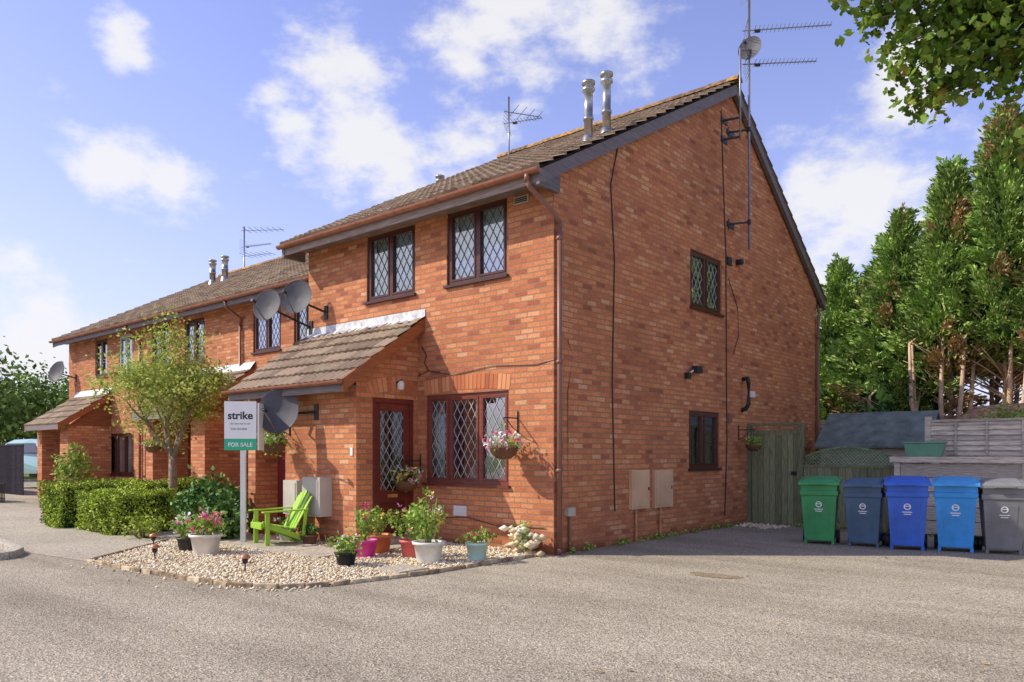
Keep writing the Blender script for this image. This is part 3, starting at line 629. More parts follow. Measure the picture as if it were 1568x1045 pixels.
def dish(name,loc,r,face,wall=None,mat=DISH):
    rt=root(name); b=B([mat,BLACKP,ALU]); f=Vector(face).normalized(); x=f.cross(Vector((0,0,1))).normalized(); y=x.cross(f); c=Vector(loc); n=28
    rings=[(0,-.14),(.35,-.12),(.65,-.075),(.88,-.02),(1,.0),(1.02,.01),(1.0,-.02),(.65,-.1),(0,-.17)]
    vs=[]
    for rr,h in rings:
        for k in range(n):
            t=2*math.pi*k/n; vs.append(c+(x*math.cos(t)*r*rr+y*math.sin(t)*r*rr*1.08)+f*h*r*1.6)
    b.add(vs,[(i*n+k,i*n+(k+1)%n,(i+1)*n+(k+1)%n,(i+1)*n+k) for i in range(len(rings)-1) for k in range(n)],0,True)
    tip=c-y*r*.35+f*r*1.5; b.bar(c-y*r*1.0,tip,.015,.02,2); b.tube([tip,tip-f*.09],.028,10,1); 
    if wall: 
        back=c-f*r*.28; b.tube([back,back-f*.12,Vector(wall)],.02,8,1); w=Vector(wall); b.box(ID,w.x-.05,w.x+.05,w.y-.01,w.y+.01,w.z-.12,w.z+.12,1)
    b.obj("reflector_and_arm",rt); return rt
dish("satellite_dish",(-5.33,-.40,4.08),.29,(.45,-.85,.25),(-5.0,-.01,3.82))
dish("satellite_dish.001",(-5.92,-.60,3.98),.27,(.35,-.9,.25),(-5.45,-.01,3.6))
dish("satellite_dish.002",(-3.98,-1.62,2.00),.32,(.5,-.8,.2),(-3.6,-1.21,1.98))
dish("satellite_dish.003",(.42,5.3,8.72),.21,(.1,-.95,.2))
dish("satellite_dish.004",(-21.2,1.3,4.0),.33,(.3,-.9,.3),(-20.8,1.74,3.8))
b=B([ALU,BLACKP]); b.tube([(.3,5.17,7.05),(.3,5.17,8.7)],.02,8);b.tube([(.3,5.17,8.68),(.42,5.35,8.7)],.02,8)
for z in (7.1,7.45): b.bar((0,5.1,z),(.3,5.17,z),.03,.03,1); b.bar((0.01,5.0,z),(.011,5.25,z),.02,.1,1)
b.obj("dish_pole",bpy.data.objects["satellite_dish.003"])
# ------------------------------------------------------------ sign
S=root("for_sale_sign",(-4.17,-2.09,0),math.radians(45))
b=B([simple("white_post",(.8,.79,.76),.6,var=.08),simple("sign_white",(.88,.88,.86),.4,var=.02,bs=0),simple("sign_green",(.04,.48,.26),.4,var=.03,bs=0)])
b.box(ID,-.035,.035,-.02,.045,0,2.06,0)
b.box(ID,-.26,.20,-.035,-.022,1.57,2.12,1);b.box(ID,-.26,.20,-.0352,-.0222,1.40,1.569,2)
b.box(ID,.212,.235,-.015,.30,1.40,2.10,1)
b.obj("post_and_board",S)
def text(body,size,loc,mat,par,off=0):
    c=bpy.data.curves.new("lettering","FONT"); c.body=body;c.size=size;c.extrude=.0008;c.align_x='CENTER'; c.offset=off
    o=bpy.data.objects.new("lettering",c);COL.objects.link(o);o.parent=par;o.location=loc;o.rotation_euler=(math.radians(90),0,0);c.materials.append(mat);return o
INK=simple("sign_ink",(.03,.035,.04),.5,bs=0)
text("strike",.158,(-.03,-.0365,1.86),INK,S,.004);text("the new way to sell",.036,(-.03,-.0365,1.78),INK,S);text("0330 043 0038",.038,(-.05,-.0365,1.70),INK,S)
text("FOR SALE",.082,(-.03,-.0365,1.455),simple("sign_white_ink",(.88,.88,.88),.5,bs=0),S,.002)
# ------------------------------------------------------------ pots & plants
def pot(name,x,y,r,h,col,plant=(.2,.25,160,LEAFP),flowers=None,z=0,rough=.45,stalks=0,leafsize=.06):
    rt=root(name,(x,y,z)); m=simple(name+"_glaze",col,rough,var=.12,scale=6,bs=.05); b=B([m,SOIL])
    b.lathe((0,0,0),[(0,0),(r*.72,0),(r*.76,.02),(r*.95,h*.86),(r*1.06,h*.87),(r*1.08,h),(r*.97,h),(r*.93,h*.9)],28,0); b.lathe((0,0,h*.9),[(r*.94,0),(0,.015)],20,1)
    b.obj("pot",rt)
    pr,ph,n,pm=plant
    P,C=clumps((0,0,h+ph*.5),(pr,pr,ph*.55),max(6,n//14),14,pr*.16,.25); leaves("foliage",P,leafsize,pm,rt,up=.35)
    st=B([LEAFP])
    for i in range(9+stalks):
        a=random.uniform(0,6.28);q=random.uniform(.2,.9)*pr; zt=h+ph*random.uniform(.5,1.0); st.tube([(q*.2*math.cos(a),q*.2*math.sin(a),h*.85),(q*math.cos(a),q*math.sin(a),zt)],[.006,.003],5)
    st.obj("stems",rt)
    if flowers:
        for (fm,n,s) in flowers:
            P,C=clumps((0,0,h+ph*.62),(pr*.95,pr*.95,ph*.55),n,9,s*.42,.75); leaves("flowers",P,s,fm,rt,up=.1)
    return rt
pot("flower_pot",-3.53,-3.01,.20,.28,(.76,.72,.66),(.27,.28,420,LEAFP),[(PINK,16,.045),(REDF,14,.045)])
pot("flower_pot.001",-4.05,-3.0,.14,.2,(.04,.04,.045),(.24,.3,320,LEAFP),[(WHITEF,14,.04),(PINK,5,.04)])
pot("flower_pot.002",-1.23,-2.47,.13,.18,(.02,.022,.025),(.22,.22,260,LEAFP),[(WHITEF,4,.03)])
pot("flower_pot.003",-1.67,-1.84,.17,.24,(.70,.05,.33),(.14,.42,160,LEAFP),[(REDF,6,.04)],stalks=10)
pot("flower_pot.004",-1.9,-1.45,.22,.26,(.65,.2,.08),(.25,.35,300,LEAFP),[(YELF,5,.04)])
pot("flower_pot.005",-1.2,-1.45,.15,.24,(.75,.16,.16),(.30,.42,460,LEAFP),[(PINK,7,.035)])
pot("flower_pot.006",-.70,-1.62,.19,.27,(.78,.78,.74),(.24,.60,380,LEAFP),[(YELF,12,.035),(WHITEF,4,.03)],stalks=10)
pot("flower_pot.007",-.35,-1.12,.14,.24,(.55,.75,.66),(.22,.14,200,LEAFP),[(REDF,4,.035)])
pot("flower_pot.008",-4.0,-1.45,.14,.2,(.6,.6,.58),(.24,.2,220,LEAFD),[(WHITEF,5,.03)])
pot("flower_pot.009",-3.35,-1.5,.12,.16,(.2,.1,.06),(.18,.16,180,LEAFD),None)
WIRE=simple("wire_basket",(.16,.08,.04),.8,bs=.4)
def basket(name,hook,dirv,z,r=.19,fl=((PINK,14,.05),(WHITEF,12,.045)),n=320,hang=.42):
    rt=root(name); b=B([BLACKP,WIRE]); w=Vector((*hook,0)); d=Vector((*dirv,0)); c=w+d*.30; zt=z+hang
    b.bar(w+Vector((0,0,zt)),c+Vector((0,0,zt)),.012,.018);b.bar(w+d*.01+Vector((0,0,zt+.1)),w+d*.01+Vector((0,0,zt-.2)),.018,.012); b.tube([w+d*.02+Vector((0,0,zt-.18)),w+d*.12+Vector((0,0,zt-.13)),w+d*.24+Vector((0,0,zt-.02))],.006,6)
    for k in range(4):
        a=k*math.pi/2+.4; b.tube([c+Vector((0,0,zt)),c+Vector((r*math.cos(a),r*math.sin(a),z))],.003,4)
    b.lathe((c.x,c.y,z),[(0,-r*.75),(r*.5,-r*.68),(r*.85,-r*.38),(r,0),(r*1.03,.012),(r*.9,.0),(0,-.01)],20,1)
    b.obj("bracket_and_bowl",rt)
    P,C=clumps((c.x,c.y,z+.06),(r*1.25,r*1.25,r*.75),n//12,12,.045,.3); leaves("foliage",P,.05,LEAFP,rt)
    for fm,k,s in fl:
        P,C=clumps((c.x,c.y,z+.09),(r*1.3,r*1.3,r*.75),k,8,s*.45,.85); leaves("flowers",P,s,fm,rt,up=.1)
    return rt
basket("hanging_basket",(-.62,0),(0,-1),1.42,.20,((PINK,16,.055),(WHITEF,16,.05)))
basket("hanging_basket.001",(-4.30,-1.2),(0,-1),1.48,.19,((WHITEF,7,.04),(PINK,4,.035)),560,.35)
basket("hanging_basket.002",(-2.57,-.02),(0,-1),.92,.19,((PINK,8,.05),(YELF,12,.045),(WHITEF,6,.04)),240,.32)
basket("hanging_basket.003",(0,5.75),(1,0),1.50,.15,(),260,.3)
basket("hanging_basket.004",(-11.5,.25),(0,-1),1.5,.18,((WHITEF,7,.04),),300,.3)
rt=root("rock_and_plant",(-.36,-.22,0)); 
P=[(random.gauss(0,.12),random.gauss(0,.07),.03+random.random()*.32) for _ in range(60)]; stones("rocks",P,.05,.10,STONE,rt)
P,C=clumps((.06,-.05,.25),(.16,.1,.2),14,12,.04); leaves("foliage",P,.06,LEAFP,rt)
for i,(x,y) in enumerate([(-3.42,-3.74),(-1.69,-3.52),(-4.78,-3.13)]):
    rt=root("solar_light" if i==0 else "solar_light.%03d"%i,(x,y,0)); b=B([BLACKP,simple("copper_shade",(.5,.2,.1),.4,.3)])
    b.lathe((0,0,0),[(.008,0),(.008,.1),(.03,.12),(.035,.18),(.0,.18)],12,0); b.lathe((0,0,.17),[(.06,0),(.055,.025),(.02,.045),(0,.05)],14,1); b.obj("lamp",rt)
C0=root("garden_chair",(-3.66,-1.85,.04),math.radians(-102)); C0.scale=(.86,.86,.86)
b=B([simple("lime_green_plastic",(.34,.58,.05),.4,var=.08,bs=0)])
for i in range(6):
    x=.30-.095*i; zz=.36-.10*(.30-x)/.5; b.box(ID,x-.041,x+.041,-.25,.25,zz-.012,zz+.012)
for k in range(6):
    yy=(k-2.5)*.088; top=.90-.05*abs(k-2.5)**1.3*.6
    b.hexa([(-.22,yy-.038,.24),(-.20,yy-.038,.24),(-.20,yy+.038,.24),(-.22,yy+.038,.24),(-.52,yy*1.15-.042,top),(-.50,yy*1.15-.042,top),(-.50,yy*1.15+.042,top),(-.52,yy*1.15+.042,top)])
b.bar((-.43,-.28,.62),(-.43,.28,.62),.03,.05);b.bar((-.27,-.26,.34),(-.27,.26,.34),.03,.05)
for s in(-1,1):
    b.bar((.36,s*.31,.56),(-.42,s*.31,.58),.11,.022); b.bar((.26,s*.27,0),(.26,s*.27,.55),.035,.075); b.bar((-.5,s*.235,.03),(.34,s*.235,.37),.03,.09); b.bar((-.36,s*.27,.12),(-.40,s*.28,.57),.03,.06)
    b.bar((-.42,s*.235,.0),(-.30,s*.235,.14),.03,.07)
b.box(ID,.335,.36,-.25,.25,.27,.37)
b.obj("slats_and_frame",C0,bevel=.006)
# ------------------------------------------------------------ wheelie bins
def bin_(name,x,y,rz,col,lid=None,sc=1.0,logo=(.85,.85,.85)):
    rt=root(name,(x,y,0),rz); rt.scale=(sc,sc,sc)
    m=simple(name+"_body",col,.45,var=.22,scale=3,bs=.1); ml=simple(name+"_lid",lid or tuple(c*1.15 for c in col),.5,var=.2,scale=3,bs=.1)
    b=B([m,ml,BLACKP])
    def ring(z,w,f,bk): return [(-w,-f,z),(w,-f,z),(w,bk,z),(-w,bk,z)]
    rs=[ring(.06,.20,.20,.17),ring(.10,.205,.205,.175),ring(.72,.245,.262,.235),ring(.74,.262,.278,.25),ring(.80,.265,.28,.255),ring(.805,.25,.265,.25),ring(.90,.255,.275,.26)]
    vs=[p for r in rs for p in r]; fs=[(0,3,2,1)]
    for i in range(len(rs)-1):
        for k in range(4): fs.append((i*4+k,i*4+(k+1)%4,(i+1)*4+(k+1)%4,(i+1)*4+k))
    fs.append(tuple(range(4*len(rs)-4,4*len(rs)))); b.add(vs,fs,0)
    L=[(-.285,-.315,.885),(.285,-.315,.885),(.285,.29,.935),(-.285,.29,.935),(-.285,-.315,.925),(.285,-.315,.925),(.285,.29,.985),(-.285,.29,.985)]
    b.hexa(L,1); L2=[(-.25,-.28,.926),(.25,-.28,.926),(.25,.25,.978),(-.25,.25,.978),(-.20,-.22,.962),(.20,-.22,.962),(.20,.2,1.01),(-.20,.2,1.01)]; b.hexa(L2,1)
    b.box(ID,-.12,.12,-.345,-.312,.895,.918,1)
    b.hexa([(-.13,-.212,.16),(.13,-.212,.16),(.13,-.2,.16),(-.13,-.2,.16),(-.16,-.262,.66),(.16,-.262,.66),(.16,-.25,.66),(-.16,-.25,.66)],0)
    b.tube([(-.24,.34,.93),(.24,.34,.93)],.018,10,1)
    for s in(-1,1): b.bar((s*.24,.25,.90),(s*.24,.34,.93),.03,.04,1)
    b.tube([(-.24,.20,.1),(.24,.20,.1)],.012,8,2)
    for s in(-1,1): b.tube([(s*.21,.20,.1),(s*.26,.20,.1)],.10,20,2); b.box(ID,s*.19-.02,s*.19+.02,-.19,-.14,0,.07,0)
    b.obj("body_lid_and_wheels",rt,bevel=.012)
    d=B([simple("bin_logo",logo,.5,bs=0)]); n=20
    yf=lambda z:-.212-(z-.16)*.1-.004
    cx_,cz_,ra=0,.60,.045
    vs=[(cx_+math.cos(2*math.pi*k/n)*q*ra,yf(cz_+math.sin(2*math.pi*k/n)*q*ra),cz_+math.sin(2*math.pi*k/n)*q*ra) for q in(.7,1) for k in range(n)]
    d.add(vs,[(k,(k+1)%n,n+(k+1)%n,n+k) for k in range(n)])
    for k,(w,zz) in enumerate(((.06,.52),(.045,.49),(.03,.60))): d.add([(-w,yf(zz),zz),(w,yf(zz),zz),(w,yf(zz+.012),zz+.012),(-w,yf(zz+.012),zz+.012)],[(0,1,2,3)])
    d.obj("crest_sticker",rt)
bin_("wheelie_bin",2.22,3.72,math.radians(14),(.05,.30,.10))
bin_("wheelie_bin.001",2.83,3.84,math.radians(8),(.07,.13,.20),sc=.98)
bin_("wheelie_bin.002",3.40,3.80,math.radians(15),(.045,.14,.56),sc=1.02)
bin_("wheelie_bin.003",3.97,4.02,math.radians(11),(.045,.30,.70),(.08,.40,.78),sc=1.02)
bin_("wheelie_bin.004",4.50,4.16,math.radians(16),(.20,.20,.20))
bin_("wheelie_bin.005",-7.7,.75,math.radians(-20),(.04,.16,.65))
# ------------------------------------------------------------ gate, fences, shed
GW=wood("green_grey_gate",(.23,.245,.13),.85,.5,(18,18,1.2)); FW=wood("weathered_fence",(.58,.52,.42),.85,.42,(1.5,1.5,18)); TR=wood("green_trellis",(.19,.30,.15),.8)
g=root("wooden_gate"); b=B([GW,BLACKP])
x=.09
while x<.93: b.box(ID,x,x+.108,6.18,6.20,.02,1.72+.02*math.sin(x*9)); x+=.115
b.box(ID,.0,.07,6.14,6.24,-.05,1.88);b.box(ID,.98,1.07,6.14,6.24,0,1.88);b.box(ID,.0,1.07,6.13,6.25,1.885,1.93);b.box(ID,.09,.97,6.165,6.179,1.72,1.80)
for z in(.3,1.5): b.box(ID,.09,.97,6.202,6.23,z,z+.1)
b.box(ID,.85,.95,6.16,6.178,.95,1.02,1); b.obj("boards_posts_and_rail",g)
f1=root("wooden_fence"); b=B([GW,TR]); x=1.08
while x<2.62: b.box(ID,x,x+.118,6.18,6.20,.03,1.10); x+=.124
b.box(ID,1.07,2.66,6.165,6.215,1.10,1.14)
n=24
for i in range(n):
    xa,xb=1.1+i*.062,1.1+(i+1)*.062; za=1.30+.17*math.sin(math.pi*i/n);zb=1.30+.17*math.sin(math.pi*(i+1)/n); b.bar((xa,6.19,za),(xb,6.19,zb),.03,.03,1)
for i in range(-8,34):
    for s in(1,-1):
        pts=[]
        for k in range(0,41):
            xx=1.1+i*.06+ (k*.012)*s; zz=1.14+k*.012
            top=1.30+.17*math.sin(math.pi*max(0,min(1,(xx-1.1)/1.49)))
            if 1.1<=xx<=2.6 and zz<=top: pts.append((xx,6.185+.006*s,zz))
        if len(pts)>2: b.bar(pts[0],pts[-1],.010,.014,1)
b.obj("boards_and_trellis",f1)
f2=root("retaining_wall"); b=B([FW,CONC])
x=2.68
while x<11:
    xb=x+1.83
    for k in range(5): b.box(ID,x+.09,xb,6.0+random.uniform(0,.012),6.045,.02+k*.235,.02+k*.235+.222,0)
    b.box(ID,x,x+.085,5.97,6.07,0,1.2,0); x=xb
b.box(ID,2.62,11,5.93,6.10,1.205,1.30,0)
for k in range(5): b.box(ID,2.70,2.74,6.1,8.0,.02+k*.235,.02+k*.235+.228,0)
b.obj("sleepers",f2)
f3=root("wooden_fence.001"); b=B([FW]); x=3.05
while x<11:
    xb=x+1.83; b.box(ID,x,x+.09,6.42,6.52,1.0,1.98)
    z=1.32
    while z<1.86:
        j=random.uniform(-.006,.006); b.hexa([(x+.09,6.43,z+j),(xb,6.43,z-j),(xb,6.475,z-j),(x+.09,6.475,z+j),(x+.09,6.468,z+.095),(xb,6.468,z+.095),(xb,6.475,z+.095),(x+.09,6.475,z+.095)]); z+=.085
    b.box(ID,x+.09,xb,6.42,6.49,1.885,1.92)
    for q in(.45,.9,1.4): b.box(ID,x+q,x+q+.035,6.41,6.429,1.32,1.88)
    x=xb
b.obj("panels_and_posts",f3)
f4=root("wooden_fence.002"); b=B([FW]); y=6.6
for x in (-.3,.35): 
    z=.9
    while z<1.9: b.box(ID,x,x+.62,10.3,10.32,z,z+.09); z+=.1
while y<10.5:
    b.box(ID,3.02,3.10,y,y+.09,1.0,1.95); 
    z=1.1
    while z<1.85: b.box(ID,3.05,3.07,y+.09,y+1.83,z,z+.09); z+=.1
    y+=1.83
b.obj("panels_and_posts",f4)
gb=B([simple("green_crate",(.16,.38,.24),.5,var=.15)]); gb.hexa([(2.88,5.93,1.302),(3.38,5.93,1.302),(3.38,6.2,1.302),(2.88,6.2,1.302),(2.84,5.9,1.52),(3.42,5.9,1.52),(3.42,6.23,1.52),(2.84,6.23,1.52)]); gb.box(ID,2.82,3.44,5.88,6.25,1.522,1.545); gb.obj("garden_crate",None,bevel=.008)
sh=root("garden_shed"); b=B([FW,simple("green_roof_felt",(.17,.21,.18),.85,var=.35,scale=4,bs=.5)])
b.box(ID,.72,2.6,8.15,9.75,.3,1.52); b.add([(.72,8.15,1.52),(.72,9.75,1.52),(.72,8.95,2.14)],[(0,1,2)]);b.add([(2.6,8.15,1.52),(2.6,9.75,1.52),(2.6,8.95,2.14)],[(0,1,2)])
for s,ya in((1,8.02),(-1,9.88)):
    for q in range(3):
        xa,xb=.62+q*.70,.62+q*.70+.715; o=.004*(q%2)
        b.hexa([(xa,ya,1.46),(xb,ya,1.46),(xb,8.95,2.17),(xa,8.95,2.17),(xa,ya,1.50+o),(xb,ya,1.50+o),(xb,8.95,2.21+o),(xa,8.95,2.21+o)],1)
b.obj("walls_and_felt_roof",sh,recalc=False)
nx,ny=52,48; b=B([SOIL]); vs=[]
for j in range(ny+1):
    for i in range(nx+1):
        x=-6+i*26/nx; y=6.15+j*24/ny
        t=min(1,max(0,(y-6.6)/4.6)); h=1.35*t*t*(3-2*t)+ (1.05 if x>2.75 else (-.1 if y<10 else .9*min(1,(y-10)/1.5)))
        if x<2.75 and y<10.0: h=-.08
        vs.append((x,y,h+.06*math.sin(x*2.1+y)*math.sin(y*1.7)+random.uniform(-.04,.04)-.02))
b.add(vs,[(j*(nx+1)+i,j*(nx+1)+i+1,(j+1)*(nx+1)+i+1,(j+1)*(nx+1)+i) for j in range(ny) for i in range(nx)],0,True); b.obj("hill",None)
# ------------------------------------------------------------ vegetation
def hedge(name,x0,x1,y0,y1,h,n):
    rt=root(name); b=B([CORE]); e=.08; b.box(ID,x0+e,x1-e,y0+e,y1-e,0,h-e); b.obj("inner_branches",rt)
    A=[(x1-x0)*(y1-y0),(x1-x0)*h,(x1-x0)*h,(y1-y0)*h,(y1-y0)*h]; A=np.array(A)/sum(A); P=[]
    for k,c in enumerate((A*n).astype(int)):
        u=rng.random(c);v=rng.random(c); o=rng.normal(0,.024,c)
        X=x0+u*(x1-x0);Y=y0+v*(y1-y0)
        if k==0: q=np.stack([X,Y,h+o-.03],1)
        elif k==1: q=np.stack([X,y0-o+.03,v*h],1)
        elif k==2: q=np.stack([X,y1+o-.03,v*h],1)
        elif k==3: q=np.stack([x0-o+.03,y0+u*(y1-y0),v*h],1)
        else: q=np.stack([x1+o-.03,y0+u*(y1-y0),v*h],1)
        P.append(q)
    P=np.concatenate(P); P+= .045*np.sin(P[:,[1,2,0]]*5.1+P[:,[2,0,1]]*3.7)
    leaves("foliage",P,.045,LEAFH,rt,up=.1)
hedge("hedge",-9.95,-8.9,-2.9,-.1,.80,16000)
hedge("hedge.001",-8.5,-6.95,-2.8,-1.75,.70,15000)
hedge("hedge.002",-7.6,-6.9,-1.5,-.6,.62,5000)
def shrub(name,c,rad,n,mat,ls=.08,flow=None):
    rt=root(name); P,C=clumps(c,rad,n//16,16,.07,.45); leaves("foliage",P,ls,mat,rt); b=B([BARK])
    for q in C[::3]: b.tube([(c[0]+(q[0]-c[0])*.1,c[1]+(q[1]-c[1])*.1,c[2]-rad[2]),((q[0]+c[0])/2,(q[1]+c[1])/2,c[2]-rad[2]*.4),tuple(q)],[.02,.012,.005],5)
    b.obj("branches",rt)
    if flow: P,_=clumps(c,[r*1.05 for r in rad],flow[1],8,.02,.9); leaves("flowers",P,.04,flow[0],rt)
shrub("laurel_shrub",(-5.75,-1.75,.45),(.62,.5,.48),3600,LEAFD,.10)
shrub("laurel_shrub.001",(-4.9,-2.0,.35),(.38,.32,.42),1500,LEAFD,.10)
shrub("flowering_shrub",(-17.0,.3,.7),(.5,.5,.9),1200,LEAFP,.12)
shrub("flowering_shrub.001",(-19.3,-1.5,.5),(1.0,.6,.45),1600,LEAFP,.1,(PINK,14))
shrub("box_shrub",(-6.3,-2.6,.18),(.5,.3,.2),900,LEAFH,.05)
def grow(b,p,d,L,r,depth,tips,spread=.55,minr=.006):
    q=p; pts=[p];rs=[r]; dd=d.normalized()
    for i in range(3):
        dd=(dd+Vector((random.gauss(0,.12),random.gauss(0,.12),random.gauss(0,.06)))).normalized(); q=q+dd*L/3; pts.append(q);rs.append(r*(1-.4*(i+1)/3))
    b.tube(pts,rs,7,0,False)
    if depth==0: tips.append(q);return
    for k in range(random.choice((2,3,3))):
        a=Vector((random.gauss(0,1),random.gauss(0,1),random.gauss(0,.6))).normalized(); nd=(dd+a*spread).normalized()
        grow(b,pts[random.choice((2,3,3))],nd,L*random.uniform(.62,.85),max(minr,rs[-1]*.72),depth-1,tips,spread)
    tips.append(q)
def small_tree():
    rt=root("apple_tree"); b=B([BARK]); tips=[]; base=Vector((-8.4,-1.1,0)); top=base+Vector((-.03,.02,1.35))
    b.tube([base,base+Vector((.03,0,.7)),top],[.095,.08,.07],10)
    for k in range(6):
        a=k*1.05+.3; grow(b,top-Vector((0,0,random.uniform(0,.25))),Vector((math.cos(a)*.8,math.sin(a)*.8,1.1+.5*(k%2))),.8,.045,3,tips,.6)
    b.obj("trunk_and_branches",rt); tips=np.array([tuple(t) for t in tips])
    c=np.array([-8.4,-1.1,2.65]); E=np.array([1.38,1.38,1.15]); d=(tips-c)/E; k=np.linalg.norm(d,axis=1); tips=np.where((k>1)[:,None],c+d/k[:,None]*E,tips)
    P,C=clumps(c,(1.3,1.3,1.1),100,4,.1,.25); C2,_=clumps((-8.5,-1.1,3.55),(.5,.5,.5),18,1,.05,.1); cc=np.concatenate([tips,C,C2])
    P=(cc[:,None,:]+rng.normal(size=(len(cc),42,3))*np.array([.14,.14,.10])).reshape(-1,3)
    leaves("foliage",P,.070,LEAF,rt,up=.4)
small_tree()
def conifer(name,x,y,z0,h,r,nb,seed,low=.12,brown=.0):
    rt=root(name); b=B([PALEB]); g=np.random.default_rng(seed)
    for q in range(6):
        ox,oy=(0,0) if q==0 else (g.uniform(-1,1),g.uniform(-1.3,.1))
        b.tube([(x+ox*.5,y+oy*.6,z0-.4),(x+ox*.8,y+oy*.8,z0+h*.15),(x+ox*.9,y+oy*.6,z0+h*(low+.12)),(x+ox*.3,y+oy*.3,z0+h*(low+.2 if q else .9))],[.11 if q==0 else .055,.05,.035,.015],7)
    def rad(t,a):
        base=r*(np.clip((1-t),0,1)**.72)*np.clip((t-low+.12)/.2,0.12,1)
        return base*(1+.16*np.sin(3*a+seed+t*5)+.12*np.sin(7*a+t*11+seed*2))
    for k in range(30):
        t=low-.08+(.20)*k/30; a=g.uniform(0,6.28); R_=r*.7; b.tube([(x,y,z0+h*(t-.05)),(x+math.cos(a)*R_*.5,y+math.sin(a)*R_*.5,z0+h*t),(x+math.cos(a)*R_,y+math.sin(a)*R_,z0+h*(t+.04))],[.026,.016,.006],5)
    b.obj("trunk_and_limbs",rt)
    n=18;m=14;vs=[]
    for i in range(m+1):
        t=low+.07+(.9-low)*i/m
        for k in range(n):
            a=2*math.pi*k/n; R_=float(rad(min(t,.96),a))*.64*(1 if i<m else .05); vs.append((x+math.cos(a)*R_,y+math.sin(a)*R_,z0+h*t*.95))
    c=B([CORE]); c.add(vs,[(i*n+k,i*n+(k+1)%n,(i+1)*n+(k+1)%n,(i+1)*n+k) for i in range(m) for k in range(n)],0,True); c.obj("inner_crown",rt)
    nb=int(nb*4.2); per=92
    t=low+(1.02-low)*g.random(nb)**1.05; a=g.uniform(0,6.28,nb); rr=rad(t,a)*g.uniform(.66,1.08,nb)
    C=np.stack([x+np.cos(a)*rr,y+np.sin(a)*rr,z0+h*t],1)
    out=np.stack([np.cos(a),np.sin(a),.3+1.3*t],1)+g.normal(size=(nb,3))*.22; out/=np.linalg.norm(out,axis=1)[:,None]
    L=g.uniform(.35,.85,nb)*(1-.15*t)
    s=g.random((nb,per))**.8; wd=(.17*(1-s*.85)+.015)[:,:,None]
    side=g.normal(size=(nb,per,3))*wd*.75; side[:,:,2]*=.5
    P=C[:,None,:]+out[:,None,:]*((s-.35)*L[:,None])[:,:,None]+side; P[:,:,2]+=(s-s**2)*.10
    D=out[:,None,:]*1.0+side*3.0+g.normal(size=(nb,per,3))*.2; D[:,:,2]-=.2
    br=(np.sin(C[:,0]*1.9+seed)*np.sin(C[:,2]*1.7+C[:,1]*1.3)+g.normal(0,.3,nb)+.5*(t<low+.1))>1.0-brown
    for nm,mk,mt in(("foliage",~br,CONI),("dead_foliage",br,CONB)):
        if mk.sum(): leaves(nm,P[mk].reshape(-1,3),.12,mt,rt,tmpl=NARROW,dirs=D[mk].reshape(-1,3),up=.2,dj=.15)
cn=[(-.6,13.6,1.3,5.0,1.7,75,1,.05,.15),(1.1,12.9,1.4,5.7,1.7,85,2,.12,.3),(2.3,12.3,1.6,6.3,1.5,90,3,.25,.3),(3.4,12.2,1.6,7.2,1.5,95,4,.26,.2),(4.7,11.9,1.6,6.2,1.7,90,5,.26,.3),(6.2,11.8,1.6,6.8,1.8,60,6,.22,.2),(7.8,12,1.6,6.5,1.9,40,8,.2,.2),(.2,15,1.6,5.5,1.9,45,9,.15,.1),(2.9,14.5,1.6,6.4,1.9,50,10,.22,.1),(4.4,14.6,1.6,6.6,1.9,45,11,.22,.1)]
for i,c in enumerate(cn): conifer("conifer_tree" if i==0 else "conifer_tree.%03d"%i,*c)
shrub("bank_shrub",(.9,10.9,1.7),(.9,.6,.9),2600,LEAFD,.10)
shrub("bank_shrub.001",(3.9,9.4,2.0),(.45,.4,.28),500,LEAFP,.08)
def maple():
    rt=root("maple_tree"); b=B([BARK]); 
    b.tube([(10.5,1.5,0),(10.3,1.4,2.5),(10.0,1.2,5),(9.8,1.0,7.5)],[.28,.24,.18,.10],12)
    ends=[(4.22,-1.48,5.18),(4.35,-1.38,4.95),(4.50,-1.25,4.72),(4.62,-1.12,4.25),(4.80,-1.0,4.40),(4.95,-.85,4.75),(5.15,-.70,4.40),(5.3,-.6,4.90),(5.40,-.5,4.02),(4.6,-1.0,5.35),(5.0,-.5,5.4),(5.5,-.3,5.3),(5.45,-.45,4.5),(4.9,-.9,5.2),(4.75,-1.0,4.95),(5.2,-.6,5.15),(4.4,-1.2,5.3),(5.05,-.8,4.95),(5.36,-.55,3.78),(4.55,-1.18,4.5),(5.25,-.62,4.62)]
    hub=Vector((6.6,.2,5.5)); b.tube([(10.05,1.25,4.6),(8.4,.8,5.3),hub],[.11,.08,.05],8)
    P=[]
    for e in ends:
        e=Vector(e); mid=(hub+e)/2+Vector((random.gauss(0,.1),random.gauss(0,.1),.18)); b.tube([hub,mid,e],[.03,.017,.005],6,0,False)
        for k in range(290):
            t=random.random()**.45; p=(mid.lerp(e,t) if random.random()<.88 else hub.lerp(mid,t)); s=.15*(1.15-t*.45)
            P.append((p.x+random.gauss(0,s),p.y+random.gauss(0,s),p.z+random.gauss(0,s*.75)))
    b.obj("trunk_and_branches",rt); leaves("foliage",P,.080,LEAFM,rt,tmpl=MAPLE,up=.35)
    P,C=clumps((9.6,1.2,7.5),(2.6,2.6,2.0),200,24,.25,.4); leaves("crown_foliage",P,.15,LEAFM,rt,up=.35)
maple()
